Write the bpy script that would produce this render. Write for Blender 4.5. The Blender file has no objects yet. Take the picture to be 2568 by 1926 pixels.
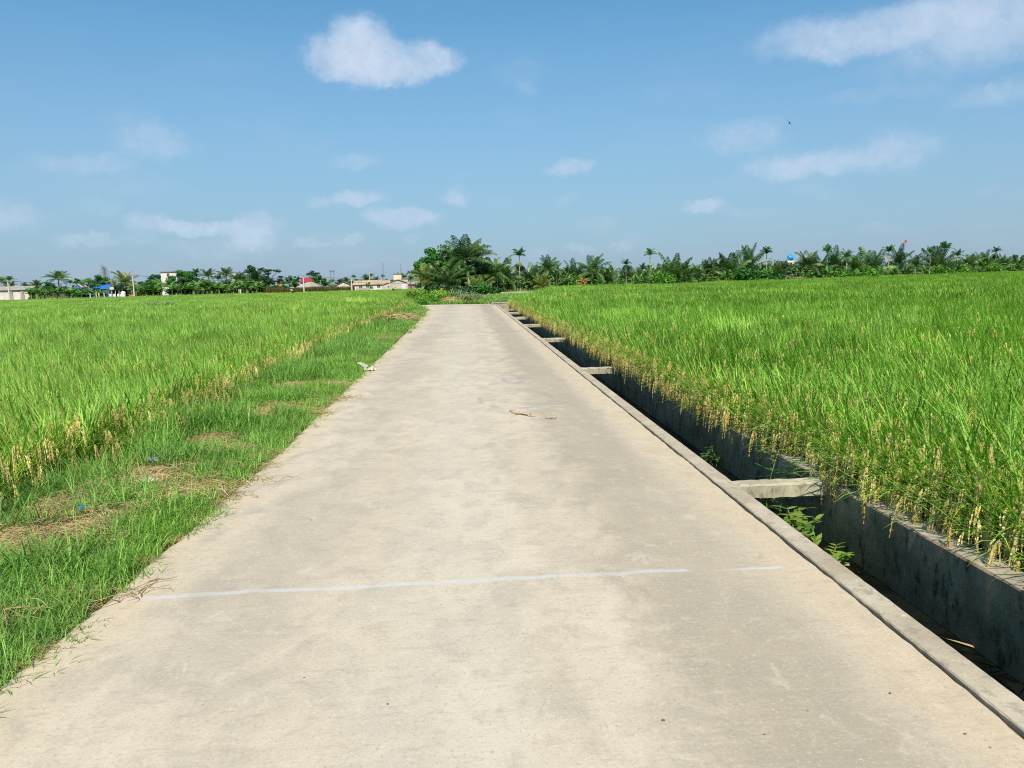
import bpy, math, random
import numpy as np
from mathutils import Vector, Matrix, Euler
rnd = random.Random(7)
nrs = np.random.RandomState(11)
SC = bpy.context.scene
COL = SC.collection

# ------------------------------------------------------------------ camera, sky, sun, exposure
CAM_H, PITCH, ROLL, YAW, FPX, IW, IH = 1.55, 7.65, 1.43, 2.6, 1929.0, 2568, 1926
def cam_basis():
    p, r, y = map(math.radians, (PITCH, ROLL, YAW))
    fw = Vector((math.sin(y)*math.cos(p), math.cos(y)*math.cos(p), -math.sin(p)))
    rt = fw.cross(Vector((0, 0, 1))).normalized(); up = rt.cross(fw)
    return fw, rt*math.cos(r)-up*math.sin(r), up*math.cos(r)+rt*math.sin(r)
FW, RT, UP = cam_basis()
cd = bpy.data.cameras.new('camera'); cam = bpy.data.objects.new('camera', cd); COL.objects.link(cam)
cd.sensor_width = 36; cd.lens = FPX/IW*36; cd.clip_start = .05; cd.clip_end = 6000
M = Matrix.Identity(4)
for i in range(3):
    M[i][0] = RT[i]; M[i][1] = UP[i]; M[i][2] = -FW[i]
M[2][3] = CAM_H
cam.matrix_world = M
SC.camera = cam
SC.view_settings.view_transform = 'Standard'; SC.view_settings.look = 'None'
SC.view_settings.gamma = 1; SC.view_settings.exposure = 0.5
SC.cycles.max_bounces = 5; SC.cycles.diffuse_bounces = 3; SC.cycles.glossy_bounces = 2; SC.cycles.transmission_bounces = 3
SC.cycles.use_denoising = False; SC.cycles.filter_width = 1.1; SC.cycles.sample_clamp_indirect = 4
SC.cycles.caustics_reflective = False; SC.cycles.caustics_refractive = False
SC.render.resolution_x = 1024; SC.render.resolution_y = 768

def ray(px, py): return (FW*FPX + RT*(px-IW/2) - UP*(py-IH/2))
def on_z(px, py, z=0.0):
    d = ray(px, py); t = (z-CAM_H)/d.z; return Vector((d.x*t, d.y*t, z))
def on_y(px, py, Y):
    d = ray(px, py); t = Y/d.y; return Vector((d.x*t, Y, CAM_H+d.z*t))
def hor(px): return 706.2-0.0249*(px-1189)
def azel(px, py):
    d = ray(px, py).normalized(); return math.atan2(d.x, d.y), math.asin(d.z)

SUN_EL, SUN_AZ = math.radians(50), math.radians(178.5)     # clockwise from +Y: behind the viewer, a little to the left
sd = Vector((math.sin(SUN_AZ)*math.cos(SUN_EL), math.cos(SUN_AZ)*math.cos(SUN_EL), math.sin(SUN_EL)))
sl = bpy.data.lights.new('sun', 'SUN'); so = bpy.data.objects.new('sun', sl); COL.objects.link(so)
sl.energy = 4.2; sl.angle = math.radians(.5); sl.color = (1, .92, .78)
so.rotation_euler = sd.to_track_quat('Z', 'Y').to_euler(); so.location = (-3, -8, 30)

class NT:
    """tiny node helper"""
    def __init__(s, tree): s.t = tree; s.n = tree.nodes; s.l = tree.links
    def new(s, typ, **kw):
        n = s.n.new(typ)
        for k, v in kw.items(): setattr(n, k, v)
        return n
    def put(s, sock, v):
        if v is None: return
        if hasattr(v, 'is_output'): s.l.new(v, sock)
        else:
            if sock.type == 'RGBA' and len(v) == 3: v = (*v, 1)
            sock.default_value = v
    def math(s, op, a, b=None, c=None, clamp=False):
        n = s.new('ShaderNodeMath', operation=op, use_clamp=clamp)
        for i, v in enumerate((a, b, c)): s.put(n.inputs[i], v)
        return n.outputs[0]
    def vec(s, op, a, b=None, out=0):
        n = s.new('ShaderNodeVectorMath', operation=op)
        s.put(n.inputs[0], a)
        if b is not None: s.put(n.inputs[1], b)
        return n.outputs[out]
    def mix(s, f, a, b, mode='MIX'):
        n = s.new('ShaderNodeMix', data_type='RGBA', blend_type=mode)
        s.put(n.inputs[0], f); s.put(n.inputs[6], a); s.put(n.inputs[7], b); return n.outputs[2]
    def noise(s, v, scale, detail=3, rough=.5, out=0, dist=0):
        n = s.new('ShaderNodeTexNoise'); s.put(n.inputs['Vector'], v)
        n.inputs['Scale'].default_value = scale; n.inputs['Detail'].default_value = detail
        n.inputs['Roughness'].default_value = rough; n.inputs['Distortion'].default_value = dist
        return n.outputs[out]
    def ramp(s, v, a, b, lo=0.0, hi=1.0, kind='SMOOTHSTEP'):
        n = s.new('ShaderNodeMapRange', interpolation_type=kind)
        s.put(n.inputs[0], v)
        for i, q in enumerate((a, b, lo, hi)): n.inputs[i+1].default_value = q
        return n.outputs[0]

# --- world: Nishita sky, airlight near the horizon, clouds laid out by azimuth and elevation
world = bpy.data.worlds.new('World'); SC.world = world; world.use_nodes = True; world.cycles.sampling_method = 'NONE'
w = NT(world.node_tree); w.n.clear()
sky = w.new('ShaderNodeTexSky', sky_type='NISHITA'); sky.sun_disc = False
sky.sun_elevation = SUN_EL; sky.sun_rotation = SUN_AZ; sky.air_density = 1.0; sky.dust_density = .6; sky.ozone_density = 2.0
tc = w.new('ShaderNodeTexCoord'); D = tc.outputs['Generated']
sep = w.new('ShaderNodeSeparateXYZ'); w.l.new(D, sep.inputs[0])
AZ = w.math('ARCTAN2', sep.outputs[0], sep.outputs[1]); EL = w.math('ARCSINE', sep.outputs[2])
cmb = w.new('ShaderNodeCombineXYZ'); w.l.new(AZ, cmb.inputs[0]); w.l.new(EL, cmb.inputs[1])
P0 = cmb.outputs[0]
SKY_TINT = (.50, 1.05, 1.17)
base = w.mix(1.0, sky.outputs[0], SKY_TINT, 'MULTIPLY')
air = w.ramp(EL, -.02, .38, 1.0, 0.0, 'LINEAR')
AIR_COL = (2.9, 3.52, 4.82)
base = w.mix(w.math('MULTIPLY', air, .93), base, AIR_COL)
wnc = w.noise(P0, 17, 7, .66, out=1)
wn = w.vec('SUBTRACT', wnc, (.5, .5, .5))
P = w.vec('ADD', P0, w.vec('MULTIPLY', wn, (.062, .044, 0)))
wsep = w.new('ShaderNodeSeparateXYZ'); w.l.new(wnc, wsep.inputs[0])
body = w.ramp(wsep.outputs[2], .30, .60, .6, 1.0)
# (px, py, half width px, half height px, strength)
CLOUDS = [(905,130,85,72,.95),(845,150,90,45,.62),(985,150,120,48,.7),(1085,152,60,38,.72),(1000,175,130,30,.4),(1140,150,40,25,.25),
 (2060,95,150,50,.48),(2250,62,260,55,.42),(2480,55,190,85,.6),(2150,118,170,28,.5),(2420,20,260,40,.45),(2230,235,150,18,.22),(2500,235,110,26,.38),(2400,150,200,40,.25),
 (1870,340,105,42,.42),(1990,415,110,36,.6),(2080,410,110,32,.5),(2240,375,95,50,.45),(1765,516,62,22,.62),(1880,530,90,14,.2),
 (215,410,110,28,.4),(385,360,85,42,.42),(330,310,60,30,.18),(890,398,70,22,.3),(1428,418,62,20,.5),
 (905,500,62,26,.68),(800,502,34,16,.42),(1142,496,42,22,.55),(1010,550,95,28,.66),(1035,597,26,14,.3),(875,603,28,14,.42),(775,605,38,16,.5),(830,604,25,8,.3),
 (25,545,75,42,.42),(220,605,60,14,.48),(250,520,70,30,.2),(400,568,60,22,.55),(480,570,70,20,.62),(560,572,60,20,.6),(640,570,60,34,.58),(640,600,60,26,.55),(560,620,140,30,.25),(350,605,50,18,.22),
 (1455,618,50,13,.38),(1560,617,38,12,.35),(1350,640,28,20,.25),(1500,565,60,20,.18),(1430,498,30,20,.16),(2215,575,60,14,.16),(1300,180,80,50,.12),(1325,215,30,20,.14)]
acc = None
for (cx, cy, rx, ry, st) in CLOUDS:
    a0, e0 = azel(cx, cy)
    q = w.vec('MULTIPLY', w.vec('SUBTRACT', P, (a0, e0, 0)), (FPX/rx*(.93 if st > .66 else .97), FPX/ry*(.93 if st > .66 else 1.0), 0))
    L = w.vec('LENGTH', q, out=1)
    m = w.ramp(L, 1.18 if st > .6 else 1.3, .52 if st > .6 else .3, 0, st)
    acc = m if acc is None else w.math('ADD', acc, w.math('MULTIPLY', m, w.math('SUBTRACT', 1.0, acc)))
veil = w.math('MULTIPLY', w.ramp(w.noise(w.vec('MULTIPLY', P0, (1, 2.6, 1)), 5.5, 3, .6), .5, .78), w.ramp(EL, .02, .30, .20, .05))
n2 = w.noise(P0, 48, 6, .66)
acc = w.math('MULTIPLY', w.math('MULTIPLY', acc, body), w.ramp(w.math('ADD', n2, w.math('MULTIPLY', acc, .62)), .38, .84, .45, 1.0))
acc = w.math('MAXIMUM', acc, veil)
CLOUD_COL = (4.7, 5.65, 7.0)
final = w.mix(acc, base, w.mix(w.ramp(n2, .35, .65), tuple(v*.965 for v in CLOUD_COL), tuple(v*1.045 for v in CLOUD_COL)))
bg = w.new('ShaderNodeBackground'); bg.inputs[1].default_value = .085
w.l.new(final, bg.inputs[0]); wo = w.new('ShaderNodeOutputWorld'); w.l.new(bg.outputs[0], wo.inputs[0])

# ------------------------------------------------------------------ materials
MAT = {}
def mat_new(name):
    m = bpy.data.materials.new(name); m.use_nodes = True; t = NT(m.node_tree); t.n.clear(); MAT[name] = m
    o = t.new('ShaderNodeOutputMaterial'); return m, t, o
def wpos(t): return t.new('ShaderNodeNewGeometry').outputs['Position']
def attr(t, n): return t.new('ShaderNodeAttribute', attribute_name=n).outputs['Fac']
def bsdf(t, col, rough=.6, spec=.3, metal=0, bump=None, bs=.3, bd=.01):
    b = t.new('ShaderNodeBsdfPrincipled'); t.put(b.inputs['Base Color'], col); t.put(b.inputs['Roughness'], rough)
    b.inputs['Specular IOR Level'].default_value = spec; b.inputs['Metallic'].default_value = metal
    if bump is not None:
        bn = t.new('ShaderNodeBump'); bn.inputs['Strength'].default_value = bs; bn.inputs['Distance'].default_value = bd
        t.l.new(bump, bn.inputs['Height']); t.l.new(bn.outputs[0], b.inputs['Normal'])
    return b.outputs[0]
def leaf_mat(name, c1, c2, trans=.35, tr_col=None, rough=.5, field=None, low=None, spec=.25):
    """c1..c2 by per-leaf tint; field = second pair seen in broad patches; low = colour of the old lower leaf"""
    m, t, o = mat_new(name)
    c = t.mix(attr(t, 'tint'), c1, c2)
    p = wpos(t)
    if field is not None:
        f = t.ramp(t.noise(t.vec('MULTIPLY', p, (1, .55, 0)), .13, 6, .62), .36, .64)
        c = t.mix(t.math('MULTIPLY', f, .8), c, t.mix(attr(t, 'tint'), *field))
    if low is not None:
        c = t.mix(t.ramp(attr(t, 'hgt'), .55, .0, 0, .85), c, low)
    oi = t.new('ShaderNodeObjectInfo').outputs['Random']
    c = t.mix(1.0, c, t.ramp(oi, 0, 1, .72, 1.22, 'LINEAR'), 'MULTIPLY')
    sh = bsdf(t, c, rough, spec)
    tl = t.new('ShaderNodeBsdfTranslucent')
    t.put(tl.inputs[0], t.mix(1.0, c, tr_col or (1.25, 1.3, .55), 'MULTIPLY'))
    mx = t.new('ShaderNodeMixShader'); mx.inputs[0].default_value = trans
    t.l.new(sh, mx.inputs[1]); t.l.new(tl.outputs[0], mx.inputs[2]); t.l.new(mx.outputs[0], o.inputs[0])
    return m
def plain(name, col, rough=.6, var=.25, scale=3.0, spec=.3, metal=0, bump=0, dirt=None):
    m, t, o = mat_new(name); p = t.new('ShaderNodeTexCoord').outputs['Object']
    n = t.noise(p, scale, 5, .6)
    c = t.mix(t.ramp(n, .3, .7), tuple(v*(1-var) for v in col), tuple(min(1, v*(1+var*.6)) for v in col))
    if dirt: c = t.mix(t.ramp(t.noise(t.vec('MULTIPLY', p, (1, 1, .35)), scale*.7, 6, .65), .5, .72, 0, .8), c, dirt)
    t.l.new(bsdf(t, c, rough, spec, metal, t.noise(p, scale*9, 4, .6) if bump else None, bump, .02), o.inputs[0]); return m

RICE = leaf_mat('rice_leaf', (.10, .29, .024), (.41, .64, .11), .36, field=((.10, .28, .025), (.36, .55, .08)), low=(.32, .36, .07))
RICEL = leaf_mat('rice_leaf_yellower', (.11, .28, .025), (.40, .62, .115), .36, field=((.16, .34, .03), (.45, .62, .12)), low=(.50, .46, .09))
PAN = leaf_mat('rice_panicle', (.70, .56, .17), (.92, .82, .38), .3, (1.1, 1, .7), .6)
GRASS = leaf_mat('verge_grass_leaf', (.09, .25, .03), (.35, .55, .095), .35, field=((.10, .27, .065), (.32, .49, .15)), low=(.34, .33, .09))
STRAW = leaf_mat('straw', (.36, .25, .11), (.60, .46, .24), .15, (1, .9, .7), .7)
PALM = leaf_mat('palm_frond', (.02, .075, .024), (.15, .26, .06), .28, rough=.42, spec=.45)  # wide tint range puts shadow and highlight tones into the frond colour
PALMY = leaf_mat('palm_frond_yellowing', (.12, .18, .03), (.27, .32, .07), .3, rough=.45, spec=.4)
ARECA = leaf_mat('areca_frond', (.018, .09, .028), (.10, .25, .05), .28, rough=.42, spec=.45)
BANANA = leaf_mat('banana_leaf', (.07, .19, .035), (.19, .34, .085), .35, rough=.4, spec=.45)
TREE = leaf_mat('broad_leaf', (.025, .11, .02), (.075, .23, .035), .28)
TREE2 = leaf_mat('bright_broad_leaf', (.07, .22, .025), (.17, .36, .05), .3)
TREED = leaf_mat('dark_broad_leaf', (.02, .075, .028), (.05, .14, .045), .22)
GREYL = leaf_mat('grey_needle', (.075, .09, .07), (.12, .135, .10), .2)
PALEB = leaf_mat('pale_shrub_leaf', (.12, .22, .07), (.33, .40, .20), .3)
YELB = leaf_mat('yellowish_shrub_leaf', (.17, .25, .03), (.34, .36, .05), .3)
BRIB = leaf_mat('light_green_shrub_leaf', (.10, .24, .025), (.22, .38, .05), .3)
REDB = leaf_mat('dark_red_leaf', (.10, .018, .02), (.20, .05, .04), .2)
BROWNB = leaf_mat('dry_brown_leaf', (.25, .17, .08), (.42, .30, .16), .15)
ORANGEL = leaf_mat('dead_orange_frond', (.42, .17, .04), (.62, .30, .08), .2)
REED = leaf_mat('reed_leaf', (.12, .13, .03), (.24, .20, .06), .25)
FLOWER = leaf_mat('white_flower', (.75, .78, .68), (.85, .85, .8), .2, (1, 1, 1))
DRYLEAF = leaf_mat('dry_leaf', (.36, .25, .15), (.58, .44, .30), .15, (1, .9, .7), .7)
TRUNK = plain('palm_trunk', (.34, .29, .22), .85, .35, 4)
ATRUNK = plain('areca_trunk', (.46, .42, .33), .8, .3, 5)
SHAFT = plain('green_crownshaft', (.20, .30, .06), .5, .25, 4)
FRUIT = plain('yellow_palm_fruit', (.55, .45, .07), .5, .3, 8)
BARK = plain('bark', (.16, .12, .085), .9, .35, 5)
PBARK = plain('pale_bark', (.42, .38, .31), .85, .3, 5)

# --- concrete road: beige slab, grey weathering, fine grit, scuff ring
m, t, o = mat_new('road_concrete'); p = wpos(t)
s1 = t.noise(t.vec('MULTIPLY', p, (.85, .33, 1)), 1.0, 5, .62)
s2 = t.noise(t.vec('MULTIPLY', p, (1, .7, 1)), 3.1, 6, .65, dist=.4)
s3 = t.noise(p, 22, 4, .6); s4 = t.noise(p, 120, 3, .7); s5 = t.noise(t.vec('MULTIPLY', p, (.55, 2.6, 1)), 9, 5, .65)
sx = t.new('ShaderNodeSeparateXYZ'); t.l.new(p, sx.inputs[0])
xx = t.math('ADD', sx.outputs[0], t.math('MULTIPLY', t.math('SUBTRACT', sx.outputs[1], 4.0), .009))
xw = t.math('ADD', xx, t.math('MULTIPLY', t.math('SUBTRACT', s2, .5), .7))
c = t.mix(t.ramp(s1, .35, .66), (.49, .415, .31), (.57, .485, .37))
c = t.mix(t.ramp(s2, .42, .66, 0, .6), c, (.37, .325, .255))
# pale wheel-worn lane in the middle left, greyer lane on the right, dusty sandy edges
c = t.mix(t.math('MULTIPLY', t.math('MULTIPLY', t.ramp(xw, -.75, -.3), t.ramp(xw, .35, -.05)), .35), c, (.56, .51, .42))
gr = t.math('MULTIPLY', t.math('MULTIPLY', t.ramp(xw, .5, .95), t.ramp(xw, 1.62, 1.25)), t.ramp(s1, .30, .6, .35, .8))
c = t.mix(gr, c, (.33, .28, .205))
grl = t.math('MULTIPLY', t.math('MULTIPLY', t.ramp(xw, -1.65, -1.3), t.ramp(xw, -.7, -1.1)), t.ramp(s1, .7, .4, .1, .4))
c = t.mix(grl, c, (.36, .315, .25))
c = t.mix(t.ramp(xw, 1.38, 1.66, 0, .62), c, (.55, .43, .28))
c = t.mix(t.ramp(xw, -1.5, -1.85, 0, .65), c, (.56, .445, .30))
c = t.mix(t.ramp(s5, .52, .74, 0, .4), c, (.31, .275, .22))
c = t.mix(t.ramp(s5, .46, .28, 0, .2), c, (.56, .50, .41))
c = t.mix(t.ramp(s3, .58, .80, 0, .3), c, (.27, .235, .185))
s7 = t.noise(t.vec('MULTIPLY', p, (1, .8, 1)), 7.5, 7, .7, dist=.6)
c = t.mix(t.ramp(s7, .50, .68, 0, .32), c, (.33, .285, .22))
c = t.mix(t.ramp(s7, .46, .32, 0, .3), c, (.64, .56, .44))
s6 = t.noise(p, 55, 3, .7)
c = t.mix(t.ramp(s6, .56, .70, 0, .5), c, (.27, .23, .175))
c = t.mix(t.ramp(s6, .44, .32, 0, .32), c, (.68, .60, .49))
c = t.mix(t.ramp(s4, .56, .68, 0, .45), c, (.27, .235, .18))
c = t.mix(t.ramp(s4, .43, .30, 0, .22), c, (.60, .55, .46))
def scuff(c, cx, cy, r0, r1, wd, amt, col):
    q = t.vec('MULTIPLY', t.vec('SUBTRACT', p, (cx, cy, 0)), (1/r0, 1/r1, 0))
    q = t.vec('ADD', q, t.vec('MULTIPLY', t.vec('SUBTRACT', t.noise(p, 2.2, 3, .5, out=1), (.5, .5, .5)), (.35, .35, 0)))
    L = t.math('ABSOLUTE', t.math('SUBTRACT', t.vec('LENGTH', q, out=1), 1.0))
    return t.mix(t.math('MULTIPLY', t.ramp(L, wd, 0, 0, amt), t.ramp(t.noise(p, 3.4, 4, .6), .40, .58)), c, col)
c = scuff(c, .50, 10.05, .47, .75, .16, .6, (.30, .29, .28))
c = scuff(c, .55, 12.1, .14, .5, .5, .6, (.26, .265, .265))
c = scuff(c, .25, 15.2, .25, .6, .35, .5, (.27, .27, .27))
def joint(c, y0, rise, wd, amt, x0, x1, col):
    yy = t.math('ADD', t.math('MULTIPLY', t.math('ADD', sx.outputs[0], 1.8), -rise), sx.outputs[1])
    wob = t.math('MULTIPLY', t.math('SUBTRACT', t.noise(t.vec('MULTIPLY', p, (1, .15, 1)), 3.2, 5, .65), .5), .11)
    dd = t.math('ABSOLUTE', t.math('SUBTRACT', t.math('ADD', yy, wob), y0))
    m_ = t.math('MULTIPLY', t.ramp(dd, wd, wd*.25, 0, amt), t.ramp(t.noise(t.vec('MULTIPLY', p, (1, 2.2, 1)), 6.5, 5, .68), .32, .54, .4, 1))
    m_ = t.math('MULTIPLY', m_, t.math('MULTIPLY', t.ramp(sx.outputs[0], x0, x0+.35), t.ramp(sx.outputs[0], x1, x1-.06)))
    return t.mix(m_, c, col)
c = joint(c, 3.82, .022, .034, .62, -1.98, 1.12, (.52, .52, .53))
c = joint(c, 3.83, .010, .022, .7, 1.17, 1.62, (.56, .55, .54))
c = joint(c, 9.40, .0, .035, .4, .05, 1.1, (.58, .56, .54))
c = joint(c, 13.6, .01, .012, .5, -1.7, 1.4, (.25, .22, .19))
# transverse weathering streaks in the distance
st = t.math('MULTIPLY', t.ramp(t.noise(t.vec('MULTIPLY', p, (.35, 1.1, 1)), 1.3, 5, .65), .46, .66), t.ramp(sx.outputs[1], 7, 26, 0, .36))
c = t.mix(st, c, (.33, .30, .255))
# pits
vo = t.new('ShaderNodeTexVoronoi'); vo.inputs['Scale'].default_value = 7; vo.inputs['Randomness'].default_value = 1; t.l.new(p, vo.inputs['Vector'])
pit = t.ramp(vo.outputs['Distance'], .045, .02)
vo2 = t.new('ShaderNodeTexVoronoi'); vo2.inputs['Scale'].default_value = 3.3; t.l.new(p, vo2.inputs['Vector'])
pit = t.math('MAXIMUM', t.math('MULTIPLY', pit, t.ramp(vo.outputs['Color'], .55, .6)), t.math('MULTIPLY', t.ramp(vo2.outputs['Distance'], .03, .015), t.ramp(vo2.outputs['Color'], .6, .65)))
c = t.mix(t.math('MULTIPLY', pit, .8), c, (.10, .085, .065))
c = t.mix(1.0, c, (1.0, .998, 1.01), 'MULTIPLY')
hb = t.math('ADD', t.math('MULTIPLY', s3, .8), t.math('MULTIPLY', s4, .45))
hb = t.math('SUBTRACT', hb, pit)
t.l.new(bsdf(t, c, .85, .2, 0, hb, .42, .006), o.inputs[0]); ROAD = m
# --- mossy grey concrete of the channel
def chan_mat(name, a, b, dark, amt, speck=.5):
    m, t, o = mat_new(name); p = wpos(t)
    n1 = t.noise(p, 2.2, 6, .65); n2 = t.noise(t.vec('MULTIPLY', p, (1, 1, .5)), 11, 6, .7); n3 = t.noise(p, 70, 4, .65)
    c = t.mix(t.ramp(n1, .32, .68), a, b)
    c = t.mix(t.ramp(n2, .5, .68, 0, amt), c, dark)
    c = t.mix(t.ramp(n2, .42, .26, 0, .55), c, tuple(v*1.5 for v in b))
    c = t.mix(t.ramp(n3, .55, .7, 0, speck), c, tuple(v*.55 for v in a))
    t.l.new(bsdf(t, c, .88, .2, 0, t.math('ADD', t.math('MULTIPLY', n3, .5), n2), .5, .006), o.inputs[0]); return m
KERB = chan_mat('kerb_concrete', (.36, .30, .22), (.50, .43, .325), (.22, .19, .14), .6)
BEAM = chan_mat('beam_concrete', (.30, .265, .18), (.50, .45, .33), (.17, .15, .10), .85)
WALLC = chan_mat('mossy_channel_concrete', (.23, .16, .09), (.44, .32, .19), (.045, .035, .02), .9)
LEDGE = chan_mat('ledge_concrete', (.27, .235, .18), (.42, .36, .28), (.15, .135, .11), .6)
m, t, o = mat_new('ditch_water'); p = wpos(t)
c = t.mix(t.ramp(t.noise(p, 3, 5, .6), .5, .7), (.004, .005, .003), (.018, .019, .010))
t.l.new(bsdf(t, c, t.ramp(t.noise(p, 4, 4, .6), .4, .6, .12, .5), .5), o.inputs[0]); WATER = m
m, t, o = mat_new('soil'); p = wpos(t)
c = t.mix(t.ramp(t.noise(p, .9, 6, .65), .38, .62), (.075, .095, .03), (.11, .085, .05))
c = t.mix(t.ramp(t.noise(p, 14, 5, .65), .5, .7), c, (.16, .12, .07))
t.l.new(bsdf(t, c, .95, .1, 0, t.noise(p, 25, 5, .6), .6, .03), o.inputs[0]); SOIL = m
m, t, o = mat_new('sealant'); p = wpos(t)
c = t.mix(t.ramp(t.noise(t.vec('MULTIPLY', p, (1, 3, 1)), 9, 5, .65), .36, .6), (.36, .34, .30), (.60, .57, .52))
t.l.new(bsdf(t, c, .6, .3, 0, t.noise(p, 40, 3, .6), .3, .004), o.inputs[0]); SEAL = m
WHITE = plain('white_plastic', (.50, .475, .40), .5, .35, 14)
GREYP = plain('grey_plastic', (.28, .29, .32), .5, .3, 12)
BLUEP = plain('blue_plastic', (.05, .22, .36), .4, .2, 5)
PALEW = plain('pale_wall_plaster', (.66, .60, .52), .85, .12, .6, dirt=(.36, .32, .27))
WHITEW = plain('white_wall_plaster', (.74, .68, .62), .85, .1, .5, dirt=(.5, .45, .4))
CREAMW = plain('cream_wall_plaster', (.66, .57, .42), .85, .1, .5)
GREYW = plain('grey_block_wall', (.42, .39, .34), .9, .2, .8, dirt=(.26, .24, .21))
DARK = plain('dark_opening', (.03, .03, .032), .7, .2, 2)
TANR = plain('tan_roof_sheet', (.46, .34, .22), .85, .25, .7, dirt=(.30, .23, .16))
GREYR = plain('grey_fibre_roof', (.34, .31, .27), .9, .25, .7, dirt=(.2, .18, .15))
BROWNR = plain('brown_tile_roof', (.22, .12, .09), .85, .25, .8)
REDR = plain('red_sheet_roof', (.36, .035, .045), .6, .2, .6)
BLUER = plain('blue_sheet_roof', (.03, .14, .45), .5, .15, .6)
CONCP = plain('pole_concrete', (.58, .53, .44), .85, .12, 1.5)
METAL = plain('galvanised_metal', (.35, .38, .42), .5, .15, 3, metal=.3)
WIRE = plain('black_cable', (.05, .05, .055), .6, .1, 3)
ORANGEP = plain('orange_tarp', (.62, .18, .05), .6, .15, 2)
LILAC = plain('pale_lilac_sheet', (.66, .64, .74), .6, .08, 1)
SKIN = plain('skin', (.30, .18, .12), .6, .1, 9)
BLUESH = plain('blue_grey_cloth', (.25, .32, .43), .8, .15, 9)
WHITESH = plain('white_cloth', (.75, .74, .72), .8, .1, 9)
DARKCL = plain('dark_cloth', (.04, .04, .05), .8, .2, 9)
HATM = plain('straw_hat', (.62, .52, .32), .8, .15, 20)
REDK = plain('red_kite_cloth', (.62, .06, .05), .6, .1, 3)
BIRDM = plain('dark_feather', (.018, .02, .03), .6, .2, 20)

# ------------------------------------------------------------------ mesh helpers
class MB:
    def __init__(s): s.v = []; s.f = []; s.m = []; s.t = []; s.h = []
    def add(s, vs, fs, mi=0, tint=.5, hs=None):
        b = len(s.v); s.v += [tuple(v) for v in vs]; s.f += [tuple(i+b for i in f) for f in fs]; s.m += [mi]*len(fs)
        s.t += [tint]*len(vs); s.h += list(hs) if hs is not None else [1.0]*len(vs)
    def box(s, c, d, mi=0, rz=0, taper=1.0):
        x, y, z = (q/2 for q in d); cs, sn = math.cos(rz), math.sin(rz); vs = []
        for zz, k in ((-z, 1), (z, taper)):
            for xx, yy in ((-x, -y), (x, -y), (x, y), (-x, y)):
                xx *= k; yy *= k; vs.append((c[0]+xx*cs-yy*sn, c[1]+xx*sn+yy*cs, c[2]+zz))
        s.add(vs, [(3, 2, 1, 0), (4, 5, 6, 7), (0, 1, 5, 4), (1, 2, 6, 5), (2, 3, 7, 6), (3, 0, 4, 7)], mi)
    def tube(s, pts, rs, n=6, mi=0, tint=.5, cap=True):
        pts = [Vector(p) for p in pts]; vs = []
        for i, p in enumerate(pts):
            d = (pts[min(i+1, len(pts)-1)]-pts[max(i-1, 0)]).normalized()
            a = d.cross(Vector((0, 0, 1)) if abs(d.z) < .9 else Vector((1, 0, 0))).normalized(); b = d.cross(a)
            r = rs[i] if isinstance(rs, (list, tuple)) else rs
            for k in range(n):
                an = 2*math.pi*k/n; vs.append(p+a*r*math.cos(an)+b*r*math.sin(an))
        fs = [(i*n+k, i*n+(k+1) % n, (i+1)*n+(k+1) % n, (i+1)*n+k) for i in range(len(pts)-1) for k in range(n)]
        if cap: fs += [tuple(range(n-1, -1, -1)), tuple(range((len(pts)-1)*n, len(pts)*n))]
        s.add(vs, fs, mi, tint)
    def ribbon(s, pts, ws, side, mi=0, tint=.5, fold=0.0):
        """flat strip following pts; side(i) = unit vector across"""
        vs, hs = [], []; n = len(pts)
        for i, p in enumerate(pts):
            sv = side if isinstance(side, Vector) else side[i]
            vs += [p-sv*ws[i]*.5, p+sv*ws[i]*.5]; hs += [i/(n-1)]*2
        s.add(vs, [(2*i, 2*i+1, 2*i+3, 2*i+2) for i in range(n-1)], mi, tint, hs)
    def blade(s, base, az, e0, bend, L, W, seg=4, mi=0, tint=.5, h0=0., h1=1., twist=0.):
        """grass blade: starts at elevation e0, bends down by bend (rad) over its length"""
        p = Vector(base); ca, sa = math.cos(az), math.sin(az); vs, hs = [], []
        for i in range(seg+1):
            k = i/seg; wd = W*(1-k)**.7*(.55+.9*min(1, k*2.5)) if k < 1 else 0
            a2 = az+math.pi/2+twist*k; sv = Vector((math.cos(a2), math.sin(a2), 0))*wd*.5
            if i == seg: vs.append(tuple(p))
            else: vs += [tuple(p-sv), tuple(p+sv)]
            hs += [h0+(h1-h0)*k]*(1 if i == seg else 2)
            e = e0-bend*(k+.5/seg)**1.3
            p = p+Vector((ca*math.cos(e), sa*math.cos(e), math.sin(e)))*(L/seg)
        fs = [(2*i, 2*i+1, 2*i+3, 2*i+2) for i in range(seg-1)]+[(2*seg-2, 2*seg-1, 2*seg)]
        s.add(vs, fs, mi, tint, hs)
    def quad(s, p, u, v, mi=0, tint=.5):
        s.add([p-u*.5, p-v*.1+u*0-v*.4, p+u*.5, p+v*.5], [(0, 1, 2, 3)], mi, tint)
    def mesh(s, name, mats, smooth=False):
        me = bpy.data.meshes.new(name); me.from_pydata(s.v, [], s.f)
        for mm in (mats if isinstance(mats, (list, tuple)) else [mats]): me.materials.append(mm)
        me.polygons.foreach_set('material_index', s.m)
        if smooth: me.polygons.foreach_set('use_smooth', [True]*len(s.f))
        a = me.attributes.new('tint', 'FLOAT', 'POINT'); a.data.foreach_set('value', s.t)
        a = me.attributes.new('hgt', 'FLOAT', 'POINT'); a.data.foreach_set('value', s.h)
        me.update(); return me
    def build(s, name, mats, parent=None, smooth=False, loc=None):
        return link(name, s.mesh(name, mats, smooth), parent, loc)
def link(name, me, parent=None, loc=None):
    o = bpy.data.objects.new(name, me); COL.objects.link(o)
    if parent: o.parent = parent
    if loc is not None: o.location = loc
    return o
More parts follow.
